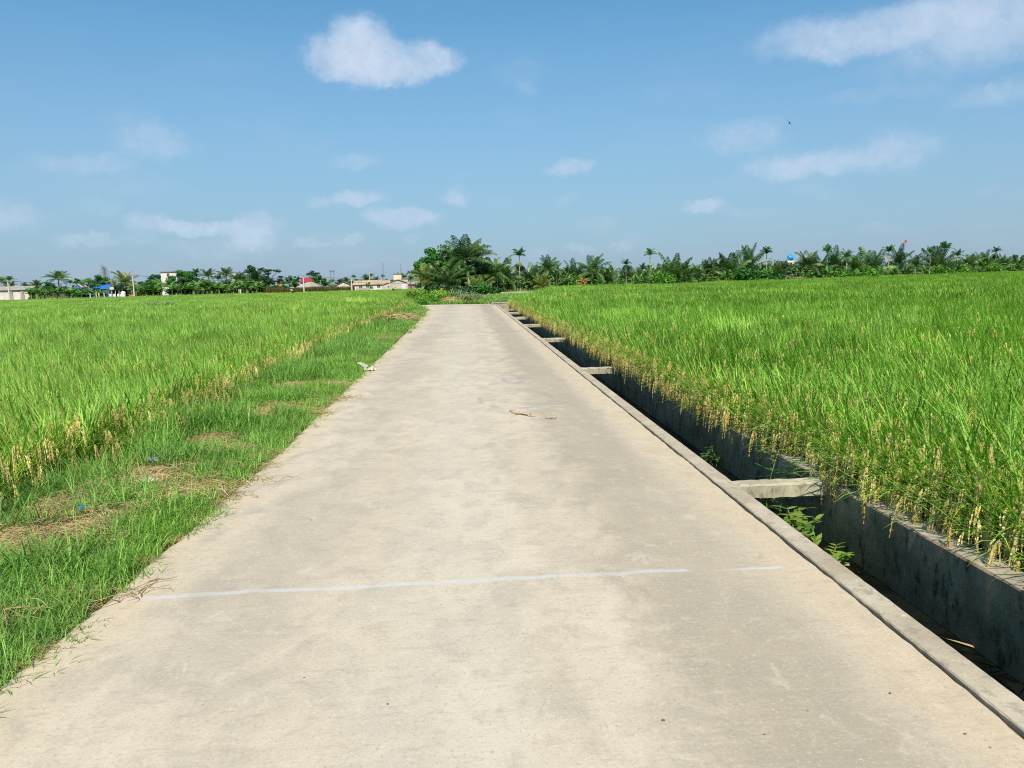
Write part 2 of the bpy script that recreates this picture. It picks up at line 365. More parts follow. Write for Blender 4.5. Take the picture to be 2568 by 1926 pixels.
def tag(o, label=None, cat=None, group=None, kind=None):
    if label: o['label'] = label
    if cat: o['category'] = cat
    if group: o['group'] = group
    if kind: o['kind'] = kind
    return o
def thing(name, label, cat, loc=(0, 0, 0), rz=0, group=None, scale=1.0):
    o = bpy.data.objects.new(name, None); COL.objects.link(o); o.location = loc; o.rotation_euler = (0, 0, rz)
    o.scale = (scale,)*3 if not isinstance(scale, tuple) else scale; o.empty_display_size = .3
    return tag(o, label, cat, group)

# ------------------------------------------------------------------ the setting: ground, road, channel
SL = .009
def shx(y): return -SL*(min(max(y, -20), 60)-4)          # the road and channel drift slightly left with distance
LEFT = [(-12, -1.93), (3, -1.93), (5.7, -1.89), (7.2, -1.885), (9.6, -1.93), (14.8, -2.04), (21.3, -2.14), (30.5, -2.32), (38, -2.46), (43, -2.66), (46, -2.95), (49, -3.6), (50.8, -4.6), (52, -7), (52.6, -12), (53, -30)]
def left_edge(y):
    return float(np.interp(y, [a for a, b in LEFT[:12]], [b for a, b in LEFT[:12]]))
def zground(x, y):
    xs = x-shx(y); d = math.hypot(x, y)
    far = min(1, max(0, (d-175)/25)) if x < 20 else min(1, max(0, (d-118)/14))
    if y < 51.5:
        le = left_edge(y)
        if xs > 2.76 or False: z = -.06-.2*min(1, (xs-2.76)/.25)
        elif xs > 1.86: z = -1.0
        elif xs > le+.1: z = -.09
        else:
            q = le-x
            z = -.03+.05*math.sin(min(1, q/1.2)*math.pi)-.27*min(1, max(0, (q-1.2)/.8))
        z0 = z
    else:
        z0 = -.25 if y > 62 else -.04-.21*max(0, (y-57)/5)
        if x < -8 and y < 70: z0 = -.3
    if x < -5: z0 -= .22*min(1, max(0, (d-45)/45))
    return z0*(1-far)+(-.40 if x < 20 else -.02)*far
xs_ = sorted(set([-1200, -700, -400, -250, -160, -110, -80, -60, -45, -35, -27, -21, -16, -12, -9.5, -7.5, -6] + [round(-5.4+.2*i, 3) for i in range(18)] +
    [-1.7, -1.2, -.6, 0, .6, 1.2, 1.7, 1.853, 1.867, 2.3, 2.735, 2.749, 2.85, 3.0, 3.3, 4, 5, 7, 9.5, 12, 16, 21, 27, 35, 45, 60, 80, 110, 160, 220, 300, 450, 800, 1200]))
ys_ = sorted(set([-60, -30, -16, -10, -6, -4] + [round(-3+.4*i, 3) for i in range(60)] + [22+1.2*i for i in range(24)] + [51.4, 51.6, 52.5, 54, 56, 58, 60, 63, 67, 72, 80, 90, 100, 110, 118, 125, 132, 140, 150, 160, 170, 175, 180, 187, 195, 205, 230, 300, 450, 800, 1200]))
gm = MB(); vs = []
for y in ys_:
    for x in xs_:
        X = x+shx(y); j = 0 if 1.75 < x < 2.8 or abs(x) > 60 else (rnd.random()-.5)*.03
        vs.append((X, y, zground(X, y)+j))
nx = len(xs_)
gm.add(vs, [(r*nx+c, r*nx+c+1, (r+1)*nx+c+1, (r+1)*nx+c) for r in range(len(ys_)-1) for c in range(nx-1)])
tag(gm.build('ground', SOIL, smooth=True), 'brown and green soil under the fields and verges', 'ground', kind='structure')

# road slab with a ragged right edge, turning left at its far end
rm = MB(); ys = []
y = -10
while y < 50.6: ys.append(y); y += .06 if y < 9 else (.15 if y < 22 else .4)
def edge_r(y): return 1.774+shx(y)+.003*math.sin(y*2.3)+.003*math.sin(y*7.1+1)+(rnd.random()-.5)*.009
row = []
for y in ys:
    l = left_edge(y)+.008*math.sin(y*1.9)+.006*math.sin(y*5.3)+(rnd.random()-.5)*.016
    r = edge_r(y); row.append([(l-.012, y, -.10), (l, y, -.012), (l+.03, y, 0)]+[(l+.03+(r-l-.04)*k/6, y, 0) for k in range(1, 7)]+[(r, y, -.01), (r+.004, y, -.10)])
fl = [p for r_ in row for p in r_]; n = len(row[0])
rm.add(fl, [(i*n+k, i*n+k+1, (i+1)*n+k+1, (i+1)*n+k) for i in range(len(row)-1) for k in range(n-1)])
near = [(-4.6, 50.75), (-7, 52), (-12, 52.6), (-30, 53)]
farE = [(1.25, 53.2), (-2, 54.6), (-7, 55.6), (-30, 56.5)]
top = [row[-1][2]]+[(a, b, 0) for a, b in near]; bot = [(1.3, 50.7, 0)]+[(a, b, 0) for a, b in farE]
k0 = len(top); rm.add([(a, b, .001) for a, b, _ in top]+[(a, b, .001) for a, b, _ in bot], [(i, k0+i, k0+i+1, i+1) for i in range(k0-1)])
road = tag(rm.build('road', ROAD), 'beige concrete lane running straight through the rice fields', 'road', kind='structure')
def sealant(y0, x0, x1, wd, rise=0., gap=None):
    b = MB(); n = int((x1-x0)/.03); pts = []
    for i in range(n+1):
        x = x0+(x1-x0)*i/n
        yc = y0+rise*(x-x0)+.018*math.sin(x*3.1+y0)+.010*math.sin(x*9.7)
        ww = wd*(.7+.35*math.sin(x*2.3+y0)*math.sin(x*5.9+1)+.6*rnd.random()**2)*min(1, .25+(x-x0)*1.2)
        pts.append((x, yc-ww*.5, yc+ww*.5))
    fs = [];
    for i in range(n):
        if gap and gap[0] < pts[i][0] < gap[1]: continue
        fs.append((2*i, 2*i+2, 2*i+3, 2*i+1))
    b.add([q for (x, a, c_) in pts for q in ((x, a, .004), (x, c_, .004))], fs)
    b.build('joint_sealant', SEAL, road)
sealant(23.6, -1.9, 1.35, .055); sealant(28.3, -1.9, .1, .05); sealant(28.2, .1, 1.4, .07)

# irrigation channel: kerb wall, far wall, floor, crossbeams
ch = thing('irrigation_channel', 'concrete irrigation channel with crossbeams between the lane and the right rice field', 'channel')
def strip(name, prof, y0, y1, mat, step=.25, rag=None, mi=None, smooth=False):
    b = MB(); rows = []; y = y0
    while y < y1+1e-6:
        rr = []
        for i, (px_, pz_) in enumerate(prof):
            j = (rag[i]*(rnd.random()-.5) if rag else 0)
            rr.append((px_+shx(y)+j, y, pz_+j*.25))
        rows.append(rr); y += step if y < 15 else step*3
    n = len(prof); b.add([p for r_ in rows for p in r_], [(i*n+k, i*n+k+1, (i+1)*n+k+1, (i+1)*n+k) for i in range(len(rows)-1) for k in range(n-1)])
    if mi: b.m = [mi[k] for i in range(len(rows)-1) for k in range(n-1)]
    return b.build(name, mat, ch)
strip('kerb', [(1.788, -.12), (1.787, .000), (1.792, .007), (1.908, .009), (1.916, .002), (1.918, -1.0)], -8, 50, [KERB, WALLC], .045, [.0, .003, .003, .003, .004, .0], [0, 0, 0, 0, 1])
strip('far_wall', [(2.600, -1.0), (2.605, -.012), (2.612, 0), (2.765, .004), (2.772, -.006), (2.774, -.4)], -8, 50, [WALLC, LEDGE], .09, [0, .005, .006, .010, .006, 0], [0, 0, 1, 1, 0])
strip('gap_filler', [(1.745, -.022), (1.80, -.022)], -8, 50, SOIL, .25, [0, 0])
strip('channel_floor', [(1.89, -.62), (2.62, -.62)], -8, 50.6, WALLC, 1)
for by in (5.55, 13.35, 20.5, 27.3, 33.0, 38.2, 43.0):
    b = MB(); n = 14; vs = []
    for i in range(n+1):
        x = 1.917+(2.603-1.917)*i/n
        jj = lambda: (rnd.random()-.5)*.008
        for (yy, zz) in ((-.06, -.105), (-.066, -.012), (-.054, .002), (.054, .004), (.062, -.012), (.06, -.105)): vs.append((x+shx(by), by+yy+jj(), zz+jj()))
    fs = [(i*6+k, i*6+(k+1) % 6, (i+1)*6+(k+1) % 6, (i+1)*6+k) for i in range(n) for k in range(6)]
    b.add(vs, fs); b.build('crossbeam', BEAM, ch)
wm = MB(); wm.add([(1.9+shx(-8), -8, -.46), (2.61+shx(-8), -8, -.46), (2.61+shx(50), 50, -.46), (1.9+shx(50), 50, -.46)], [(0, 1, 2, 3)])
tag(wm.build('water', WATER), 'dark still water at the bottom of the channel', 'water', kind='structure')
hw = MB(); hw.box((1.75, 51.2, -.36), (1.4, .7, .95)); hw.box((1.72, 51.0, .135), (1.15, .35, .07))
tag(hw.build('culvert_headwall', LEDGE), 'weathered concrete headwall block at the far end of the channel', 'headwall')
lb = MB(); lb.box((6.5, 92, -.05), (11.5, .5, .6)); lb.box((9.0, 92.2, -.1), (7, .6, .5))
tag(lb.build('field_wall', KERB), 'low pale concrete field wall before the dark hedge', 'wall')

# ------------------------------------------------------------------ rice
def leafset(b, base, lean_az, lean, hs, rng, mi=0, seg=4, wmul=1., low=True, tb=None):
    """one rice stem: flag leaf and lower leaves; returns the stem tip and direction"""
    d = Vector((math.cos(lean_az)*math.sin(lean), math.sin(lean_az)*math.sin(lean), math.cos(lean)))
    tip = Vector(base)+d*hs
    tnt = lambda: rng.random() if tb is None else min(1, max(0, tb+rng.gauss(0, .22)))
    az = lean_az+rng.gauss(0, .6)
    b.blade(tip-d*.04, az, math.pi/2-lean-abs(rng.gauss(.12, .16)), rng.uniform(.02, .40) if rng.random() < .8 else rng.uniform(.4, 1.1), rng.uniform(.28, .47), .0125*wmul*rng.uniform(.8, 1.2), seg, mi, tnt(), .55, 1.)
    if low:
        for hk in (.72, .5):
            az = rng.uniform(0, 6.28) if rng.random() < .5 else lean_az+rng.gauss(0, .8)
            b.blade(Vector(base)+d*hs*hk, az, math.pi/2-lean-rng.uniform(.15, .5), rng.uniform(.3, 1.2), rng.uniform(.30, .46), .011*wmul, seg, mi, tnt(), .3*hk, .85)
    return tip, d
def grain(b, p, dr, L, W, mi, tint):
    a = dr.cross(Vector((.3, .5, .8))).normalized(); c = dr.cross(a)
    b.add([p-dr*L*.5, p+a*W, p-a*W*.5+c*W*.87, p-a*W*.5-c*W*.87, p+dr*L*.5], [(0, 2, 1), (0, 3, 2), (0, 1, 3), (4, 1, 2), (4, 2, 3), (4, 3, 1)], mi, tint)
def panicle(b, tip, d, az, L, rng, mi=1, fine=True, hang=1.0):
    """nodding head of grain: the stalk arches over and several strands of grain hang from it"""
    e = math.asin(max(-1, min(1, d.z))); p = Vector(tip)+Vector(d)*rng.uniform(.0, .12); tn = rng.random()
    ns = rng.randint(3, 5) if fine else 2
    arc = [p.copy()]
    for i in range(5):
        e -= rng.uniform(.35, .6)*hang
        e = max(e, -1.2)
        p = p+Vector((math.cos(az)*math.cos(e), math.sin(az)*math.cos(e), math.sin(e)))*(L*.42/5); arc.append(p.copy())
    if fine: b.tube(arc, .0014, 3, 0, .7, False)
    for k in range(ns):
        q = arc[rng.randint(2, 5)]; a2 = az+rng.gauss(0, .7); sl_ = rng.uniform(.0, .35); l = L*rng.uniform(.5, .95)
        n = 9 if fine else 4; pts, rs = [], []
        for i in range(n+1):
            t_ = i/n; w_ = sl_*(1-t_)
            pts.append(q.copy()); q = q+Vector((math.cos(a2)*w_+rng.gauss(0, .06), math.sin(a2)*w_+rng.gauss(0, .06), -1)).normalized()*(l/n)
            rs.append(((.0026+.0034*(i % 2)) if fine else .009)*(1.1-.55*t_)*(.4 if i == 0 else 1))
        b.tube(pts, rs, 3, mi, min(1, max(0, tn+rng.gauss(0, .2))), False)
        if fine:
            for j in range(12):
                i = rng.randint(1, n-1); c = pts[i]+Vector((rng.gauss(0, .006), rng.gauss(0, .006), rng.gauss(0, .006)))
                grain(b, c, Vector((rng.gauss(0, .35), rng.gauss(0, .35), -1)).normalized(), .011, .0026, mi, min(1, max(0, tn+rng.gauss(0, .25))))
def rice_clump(seed, edge=False, fine=True, ml=.3):
    rng = random.Random(seed); b = MB()
    for i in range(15):
        a = rng.uniform(0, 6.28); r = rng.uniform(0, .06); base = (r*math.cos(a), r*math.sin(a), 0)
        if edge: laz = math.pi+rng.gauss(0, .5); lean = abs(rng.gauss(.52, .17))
        else: laz = math.pi+rng.gauss(0, .6); lean = abs(rng.gauss(ml, .12))
        hs = rng.uniform(.44, .58)*(.86 if edge else 1)
        tip, d = leafset(b, base, laz, lean, hs, rng, low=(not edge) or rng.random() < .45)
        b.tube([base, tip], [.0035, .002], 3, 0, rng.random(), False)
        for q in range(4): b.h[-1-q] = .25
        if rng.random() < (.78 if edge else .6):
            panicle(b, tip, d, laz+rng.gauss(0, .5), rng.uniform(.18, .26), rng, 1, fine, rng.uniform(.8, 1.2))
    return b
def rice_patch(seed, size, ncl, nst, seg, wmul, pan, low, ml=.25):
    rng = random.Random(seed); b = MB(); g = int(math.ceil(math.sqrt(ncl)))
    for k in range(ncl):
        cx = ((k % g)+.5+rng.gauss(0, .25))/g*size-size/2; cy = ((k//g)+.5+rng.gauss(0, .25))/g*size-size/2; hh = rng.gauss(1, .11); tb = rng.random()
        for i in range(nst):
            base = (cx+rng.gauss(0, .05), cy+rng.gauss(0, .05), 0)
            laz = math.pi+rng.gauss(0, .6); lean = abs(rng.gauss(ml, .11)); hs = rng.uniform(.44, .60)*hh
            tip, d = leafset(b, base, laz, lean, hs, rng, 0, seg, wmul, low and rng.random() < .6, tb)
            if rng.random() < pan: panicle(b, tip, d, laz+rng.gauss(0, .6), .2, rng, 1, False)
    return b
def src_collection(name, meshes):
    c = bpy.data.collections.new(name)
    for i, me in enumerate(meshes):
        o = bpy.data.objects.new('%s_%02d' % (name, i), me); c.objects.link(o)
    return c
def scatter(name, pts, rots, scls, idxs, coll, label, cat):
    """one stuff object: instances of a few clumps on given points"""
    me = bpy.data.meshes.new(name); me.from_pydata([tuple(p) for p in pts], [], [])
    a = me.attributes.new('rot', 'FLOAT_VECTOR', 'POINT'); a.data.foreach_set('vector', np.array(rots, 'f').ravel())
    a = me.attributes.new('scl', 'FLOAT_VECTOR', 'POINT'); a.data.foreach_set('vector', np.array(scls, 'f').ravel())
    a = me.attributes.new('idx', 'INT', 'POINT'); a.data.foreach_set('value', np.array(idxs, 'i'))
    o = bpy.data.objects.new(name, me); COL.objects.link(o)
    tr = bpy.data.node_groups.new(name+'_scatter', 'GeometryNodeTree')
    tr.interface.new_socket('Geometry', in_out='INPUT', socket_type='NodeSocketGeometry'); tr.interface.new_socket('Geometry', in_out='OUTPUT', socket_type='NodeSocketGeometry')
    N, Lk = tr.nodes, tr.links
    gi, go = N.new('NodeGroupInput'), N.new('NodeGroupOutput')
    ci = N.new('GeometryNodeCollectionInfo'); ci.inputs['Collection'].default_value = coll
    ci.inputs['Separate Children'].default_value = True; ci.inputs['Reset Children'].default_value = True
    ip = N.new('GeometryNodeInstanceOnPoints'); ip.inputs['Pick Instance'].default_value = True
    def na(nm, dt):
        q = N.new('GeometryNodeInputNamedAttribute'); q.data_type = dt; q.inputs[0].default_value = nm; return q.outputs[0]
    e2r = N.new('FunctionNodeEulerToRotation'); Lk.new(na('rot', 'FLOAT_VECTOR'), e2r.inputs[0])
    Lk.new(gi.outputs[0], ip.inputs['Points']); Lk.new(ci.outputs[0], ip.inputs['Instance'])
    Lk.new(na('idx', 'INT'), ip.inputs['Instance Index']); Lk.new(e2r.outputs[0], ip.inputs['Rotation']); Lk.new(na('scl', 'FLOAT_VECTOR'), ip.inputs['Scale'])
    Lk.new(ip.outputs[0], go.inputs[0])
    md = o.modifiers.new('scatter', 'NODES'); md.node_group = tr
    return tag(o, label, cat, kind='stuff')

def sn(x, y, s=1.0): return (math.sin(x*.37*s+1.3*math.sin(y*.21*s))+math.sin(y*.29*s+2.1+1.7*math.sin(x*.17*s)))*.5
def in_view(x, y, mg=.12, back=1.2):
    a = math.atan2(x, y+back)-math.radians(YAW); return abs(a) < math.radians(34)+mg and y > -.5
def grid(x0, x1, y0, y1, st, test):
    out = []
    y = y0
    while y < y1:
        x = x0
        while x < x1:
            X = x+rnd.uniform(-.3, .3)*st; Y = y+rnd.uniform(-.3, .3)*st
            if test(X, Y): out.append((X, Y))
            x += st
        y += st
    return out
N0, N1 = 11.0, 34.0        # detail rings
def dist(x, y): return math.hypot(x, y)
BUND = lambda x: 55.5+.75*(x+4)                       # bund that ends the near left paddy
def left_rice_x(y): return float(np.interp(y, [0, 5, 7, 10, 12, 18, 28, 42, 52], [-3.85, -3.75, -3.62, -3.52, -3.6, -4.0, -4.45, -4.45, -4.2]))+.2*math.sin(y*.9)+.13*math.sin(y*2.7)
def right_ok(x, y): return x > 2.95+.10*max(0, min(1, 1-(y-4)/6))+shx(y) and in_view(x, y) and (y < 52 or (y > 60 and x > 2.6+(y-52)*.14))
def tree_front(az): return float(np.interp(math.degrees(az), [2, 6, 13, 22, 29, 34, 40], [112, 118, 120, 132, 152, 205, 260]))
def right_far(x, y): return right_ok(x, y) and dist(x, y) < tree_front(math.atan2(x, y))
def left_ok(x, y): return x < left_rice_x(y) and in_view(x, y)
def left_bund(x, y): return abs(y-BUND(x))
def make_field(side, mleaf, test_all, label, z0f, hmul, ml):
    mats = [mleaf, PAN]
    clumps = [rice_clump(20+i, ml=ml).mesh('rice_clump', mats) for i in range(5)]+[rice_clump(40+i, True).mesh('rice_edge_clump', mats) for i in range(5)]
    mid = [rice_patch(60+i, 1.0, 25, 10, 3, 1.15, .26, True, ml).mesh('rice_patch', mats) for i in range(4)]
    far = [rice_patch(70+i, 2.4, 64, 6, 2, 2.0, .12, False, ml*.8).mesh('rice_far_patch', mats) for i in range(4)]
    coll = src_collection('rice_'+side, clumps+mid+far)
    P_, R_, S_, I_ = [], [], [], []
    sg = 1 if side == 'right' else -1
    def put(x, y, i, rz, s, sz=None):
        if side == 'left' and left_bund(x, y) < .9: return
        P_.append((x, y, zground(x, y)+z0f)); R_.append((rnd.gauss(0, .04), rnd.gauss(0, .04), rz)); S_.append((s, s, (sz or s)))
    xr = (2.6, 20) if sg > 0 else (-20, -2.9)
    for (x, y) in grid(xr[0], xr[1], -.4, N0, .155, lambda x, y: test_all(x, y) and dist(x, y) < N0):
        n0 = len(P_); ed = (x-(2.86+shx(y))) if sg > 0 else left_rice_x(y)-x
        isedge = (ed < .42 if sg > 0 else (ed < .3 and rnd.random() < .12)) or rnd.random() < .06
        i = rnd.randrange(5)+(5 if isedge else 0)
        rz = rnd.gauss(0, .5) if (sg > 0 or not isedge) else math.pi+rnd.gauss(0, .7)
        s = (1+.07*sn(x*3, y*3)+rnd.gauss(0, .06))*hmul
        put(x, y, i, rz, s)
        if len(P_) > n0: I_.append(i)
    if sg > 0:      # fringe that leans over the channel wall all along the lane
        y = 0.
        while y < 50:
            for k in range(3 if y < 6.5 else 4):
                x = (2.95 if y < 6.5 else 2.89)+.10*max(0, min(1, 1-(y-4)/6))+shx(y)+rnd.uniform(-.03, .34); P_.append((x, y+rnd.uniform(-.1, .1), zground(x, y)+z0f)); R_.append((0, 0, rnd.gauss(0, .4))); s = rnd.gauss(1., .08)*hmul; S_.append((s, s, s)); I_.append(5+rnd.randrange(5))
            y += .11 if y < 16 else .2
    else:
        y = 0.
        while y < 50:
            x = left_rice_x(y)-rnd.uniform(0, .35)
            if BUND(x)-y > 1: P_.append((x, y, zground(x, y)+z0f)); R_.append((0, 0, math.pi+rnd.gauss(0, .8))); s = rnd.gauss(.95, .08)*hmul; S_.append((s, s, s)); I_.append(rnd.randrange(5) if rnd.random() < .9 else 5+rnd.randrange(5))
            y += .14 if y < 16 else .25
    xr = (2.6, 34) if sg > 0 else (-34, -2.9)
    for (x, y) in grid(xr[0], xr[1], 0, N1, .88, lambda x, y: test_all(x-.35*sg, y) and N0-.4 <= dist(x, y) < N1):
        n0 = len(P_); s = 1+.05*sn(x, y)+rnd.gauss(0, .04); put(x, y, 0, rnd.gauss(0, .35), 1.0*hmul, s*hmul)
        if len(P_) > n0: I_.append(10+rnd.randrange(4))
    xr = (2.6, 200) if sg > 0 else (-165, -2.9)
    for (x, y) in grid(xr[0], xr[1], 0, 230, 2.1, lambda x, y: test_all(x-1.0*sg, y) and dist(x, y) >= N1-.8 and (sg > 0 or dist(x, y) < 196)):
        n0 = len(P_); s = 1+.07*sn(x*.5, y*.5)+rnd.gauss(0, .06); put(x, y, 0, rnd.gauss(0, .3), 1.05*hmul, s*hmul*(1 if sg > 0 else 1-.28*min(1, max(0, (dist(x, y)-45)/45))))
        if len(P_) > n0: I_.append(14+rnd.randrange(4))
    scatter('rice_field', P_, R_, S_, I_, coll, label, 'rice field')
make_field('right', RICE, lambda x, y: right_far(x, y), 'saturated green rice field leaning over the channel, heavy with ripe golden grain heads', 0., 1.0, .34)
make_field('left', RICEL, left_ok, 'yellower green rice field on the left of the lane behind the grass verge', 0., .92, .24)
# ------------------------------------------------------------------ verge grass, straw, rough grass
def grass_patch(seed, size, n, h, W, lie=0., seg=3, mi=0):
    rng = random.Random(seed); b = MB()
    for i in range(n):
        p = (rng.uniform(-.5, .5)*size, rng.uniform(-.5, .5)*size, -.01)
        L = h*rng.uniform(.5, 1.3); e0 = math.pi/2-abs(rng.gauss(.3+lie, .25))
        b.blade(p, rng.uniform(0, 6.28), max(.15, e0), rng.uniform(.3, 1.6), L, W*rng.uniform(.7, 1.3), seg, mi, rng.random(), 0.25, 1., rng.uniform(-.6, .6))
    return b
def straw_patch(seed, size, n, L, W):
    rng = random.Random(seed); b = MB()
    for i in range(n):
        p = Vector((rng.gauss(0, .3)*size, rng.gauss(0, .3)*size, rng.uniform(0, .05))); az = rng.uniform(0, 6.28); curl = rng.gauss(0, 1.2); pts = []
        l = L*rng.uniform(.5, 1.3); up = rng.uniform(-.05, .38)
        for k in range(5):
            pts.append(p.copy()); p = p+Vector((math.cos(az), math.sin(az), up-.28*k))*(l/4); az += curl/4; p.z = max(p.z, .005)
        b.ribbon(pts, [W, W*1.2, W, W*.8, W*.3], Vector((-math.sin(az), math.cos(az), .3)).normalized(), 0, rng.random())
    return b
def broad_weed(seed):
    rng = random.Random(seed); b = MB()
    for i in range(26):
        a = rng.uniform(0, 6.28); r = rng.uniform(0, .07); h = rng.uniform(.03, .13)
        b.blade((r*math.cos(a), r*math.sin(a), 0), a, 1.3, .3, h, .004, 2, 0, rng.random())
        b.blade((r*1.1*math.cos(a), r*1.1*math.sin(a), h*.95), a+rng.gauss(0, .6), rng.uniform(.1, .7), rng.uniform(.3, 1.0), rng.uniform(.05, .09), rng.uniform(.025, .04), 4, 1, rng.random())
    return b
DRY = [(165, 1265, .34), (370, 1195, .30), (60, 1365, .30), (545, 1120, .26), (650, 1040, .34), (725, 975, .42), (800, 905, .42), (330, 1170, .25), (430, 1255, .18), (20, 1250, .2), (1005, 806, .8), (1058, 785, .9), (960, 850, .4)]
DRYW = [(on_z(a, b_).x, on_z(a, b_).y, r) for a, b_, r in DRY]
def dryness(x, y):
    x, y = x+.16*math.sin(y*5.1+x*3)+.08*math.sin(y*11), y+.2*math.sin(x*6.3+y*2)
    return max(math.exp(-(((x-a)/(r*1.15))**2+((y-b_)/(r*1.5))**2)) for a, b_, r in DRYW)
gc = src_collection('grass', [grass_patch(100+i, .30, 150, .13, .0048).mesh('grass_tuft', GRASS) for i in range(4)] +
                    [grass_patch(110+i, .34, 150, .27, .0066, .1).mesh('tall_grass_tuft', GRASS) for i in range(4)] +
                    [grass_patch(120+i, .9, 170, .30, .02, .1, 2).mesh('far_grass_tuft', GRASS) for i in range(3)] + [broad_weed(150+i).mesh('broadleaf_weed_tuft', [GRASS, TREE2]) for i in range(3)])
P_, R_, S_, I_ = [], [], [], []; DP, DR, DS, DI = [], [], [], []
y = .6
while y < 51:
    st = .17 if y < 14 else (.24 if y < 24 else .5)
    le, lr = left_edge(y), left_rice_x(y)
    if y > 44: lr -= 1.5
    x = le+.015
    while x > lr-.45:
        X = x+rnd.uniform(-.4, .1)*st; Y = y+rnd.uniform(-.5, .5)*st; q = le-X; dn = min(1, 1.15*dryness(X, Y))
        if X < le-.012 and in_view(X, Y, .1):
            z = zground(X, Y)
            if rnd.random() > dn*1.4:
                tall = rnd.random() < min(.92, max(0, (q-.45)/.7)+.5*max(0, sn(X*7, Y*4)))*(1-.6*dn) and q > .3
                s = rnd.uniform(.7, 1.25)*(.55+.45*min(1, q/.2)+(.45 if q > 1.0 else 0))*(1+.32*sn(X*6, Y*5))*(1-.5*dn)
                if y < 24: P_.append((X, Y, z)); R_.append((0, 0, rnd.uniform(0, 6.28))); S_.append((1.05, 1.05, s)); I_.append((4 if tall else 0)+rnd.randrange(4))
                else: P_.append((X, Y, z)); R_.append((0, 0, rnd.uniform(0, 6.28))); S_.append((.7, .7, s*.8)); I_.append(8+rnd.randrange(3))
            if y < 16 and rnd.random() < .012*(1.6+sn(X*5, Y*3)): P_.append((X, Y, z)); R_.append((0, 0, rnd.uniform(0, 6.28))); k = rnd.uniform(.45, .8); S_.append((k, k, k)); I_.append(11+rnd.randrange(3))
            if rnd.random() < dn*1.2+.05:
                DP.append((X, Y, z)); DR.append((rnd.gauss(0, .1), rnd.gauss(0, .1), rnd.uniform(0, 6.28))); k = rnd.uniform(.8, 1.2)*(1 if y < 24 else 1.5); DS.append((k, k, k)); DI.append(rnd.randrange(4))
        x -= st
    y += st
y = .8
while y < 24:
    X = left_edge(y)-rnd.uniform(.10, .26)
    if rnd.random() > .6*dryness(X, y): P_.append((X, y, -.03)); R_.append((0, 0, rnd.uniform(0, 6.28))); S_.append((.75, .75, rnd.uniform(.6, 1.05))); I_.append(rnd.randrange(4))
    y += .05 if y < 10 else .09
# sparse dry wisps along the edge of the slab
y = 1.
while y < 16:
    if rnd.random() < .35: DP.append((left_edge(y)-.03, y, .0)); DR.append((0, 0, rnd.uniform(0, 6.28))); DS.append((.45, .45, .3)); DI.append(rnd.randrange(4))
    y += .12
scatter('verge_grass', P_, R_, S_, I_, gc, 'green grass verge between the lane and the left rice field', 'grass')
dc = src_collection('straw_bits', [straw_patch(130+i, .24, 170, .15, .0036).mesh('straw_tuft', STRAW) for i in range(4)])
scatter('dry_grass', DP, DR, DS, DI, dc, 'tan dried grass lying in patches on the left verge', 'dry grass')
rc = src_collection('rough_bits', [grass_patch(140+i, 1.3, 190, .38, .035, .15, 2).mesh('rough_tuft', GRASS) for i in range(3)]+[grass_patch(145+i, 1.3, 190, .42, .035, .1, 2).mesh('rough_yellow_tuft', RICEL) for i in range(3)])
P_, R_, S_, I_ = [], [], [], []
def rough(x, y, s, yel): P_.append((x, y, zground(x, y))); R_.append((0, 0, rnd.uniform(0, 6.28))); S_.append((s, s, s*rnd.uniform(.7, 1.2))); I_.append((3 if rnd.random() < yel else 0)+rnd.randrange(3))
for k in range(110):                       # grassy bund closing the near left paddy
    x = -4.5-k*.45; rough(x, BUND(x)+rnd.uniform(-.4, .4), rnd.uniform(.45, .75), .2)
for (x, y) in grid(-9, 12, 57, 104, .8, lambda x, y: x < 2.6+(y-50)*.16 and in_view(x, y)): rough(x, y, rnd.uniform(.7, 1.15), .5 if y > 66 else .3)
for (x, y) in grid(-7, 3.2, 54.8, 57.2, .6, lambda x, y: y > 55.3+.1*x*0): rough(x, y, rnd.uniform(.7, 1.1), .25)
for (x, y) in grid(-9, -3.2, 46.5, 51, .5, lambda x, y: x < left_edge(y)-.25 and y < 51-.3*max(0, -5-x)): rough(x, y, rnd.uniform(.55, .9), .3)
for k in range(240):
    a = math.radians(rnd.uniform(1, 37)); d = tree_front(a)+rnd.uniform(-3, 9); rough(d*math.sin(a), d*math.cos(a), rnd.uniform(1.0, 1.7), .45)
for k in range(420):
    a = math.radians(rnd.uniform(-40, -2)); d = rnd.uniform(196, 226); rough(d*math.sin(a), d*math.cos(a), rnd.uniform(.8, 1.5), .7)
scatter('rough_grass', P_, R_, S_, I_, rc, 'rough grass and weeds on the bunds and field edges', 'grass')

# ------------------------------------------------------------------ litter, straw and leaves beside the lane
def crumple(seed, w, l, h, n=9):
    rng = random.Random(seed); b = MB(); vs = []; ph = [rng.uniform(0, 6.28) for _ in range(8)]
    for j in range(n):
        for i in range(n):
            u, v = i/(n-1)-.5, j/(n-1)-.5; r = 1-.35*abs(u*v)*4
            z = h*(.45+.4*math.sin(u*9+ph[0])*math.sin(v*8+ph[1])+.35*math.sin(u*17+v*13+ph[2])+.15*rng.random())*(1-2.9*(u*u+v*v)*.55)
            vs.append((w*u*r+.12*w*math.sin(v*9+ph[3]), l*v*r+.12*l*math.sin(u*8+ph[4]), max(.004, z)))
    b.add(vs, [(j*n+i, j*n+i+1, (j+1)*n+i+1, (j+1)*n+i) for j in range(n-1) for i in range(n-1)]); return b
def lay(o, x, y, z, rz=0): o.location = (x, y, z); o.rotation_euler = (0, 0, rz); return o
p = on_z(932, 930); b = crumple(3, .20, .18, .10)
b.tube([(-.06, .04, .06), (-.15, .06, .13), (-.22, .08, .15)], [.05, .03, .012], 5)
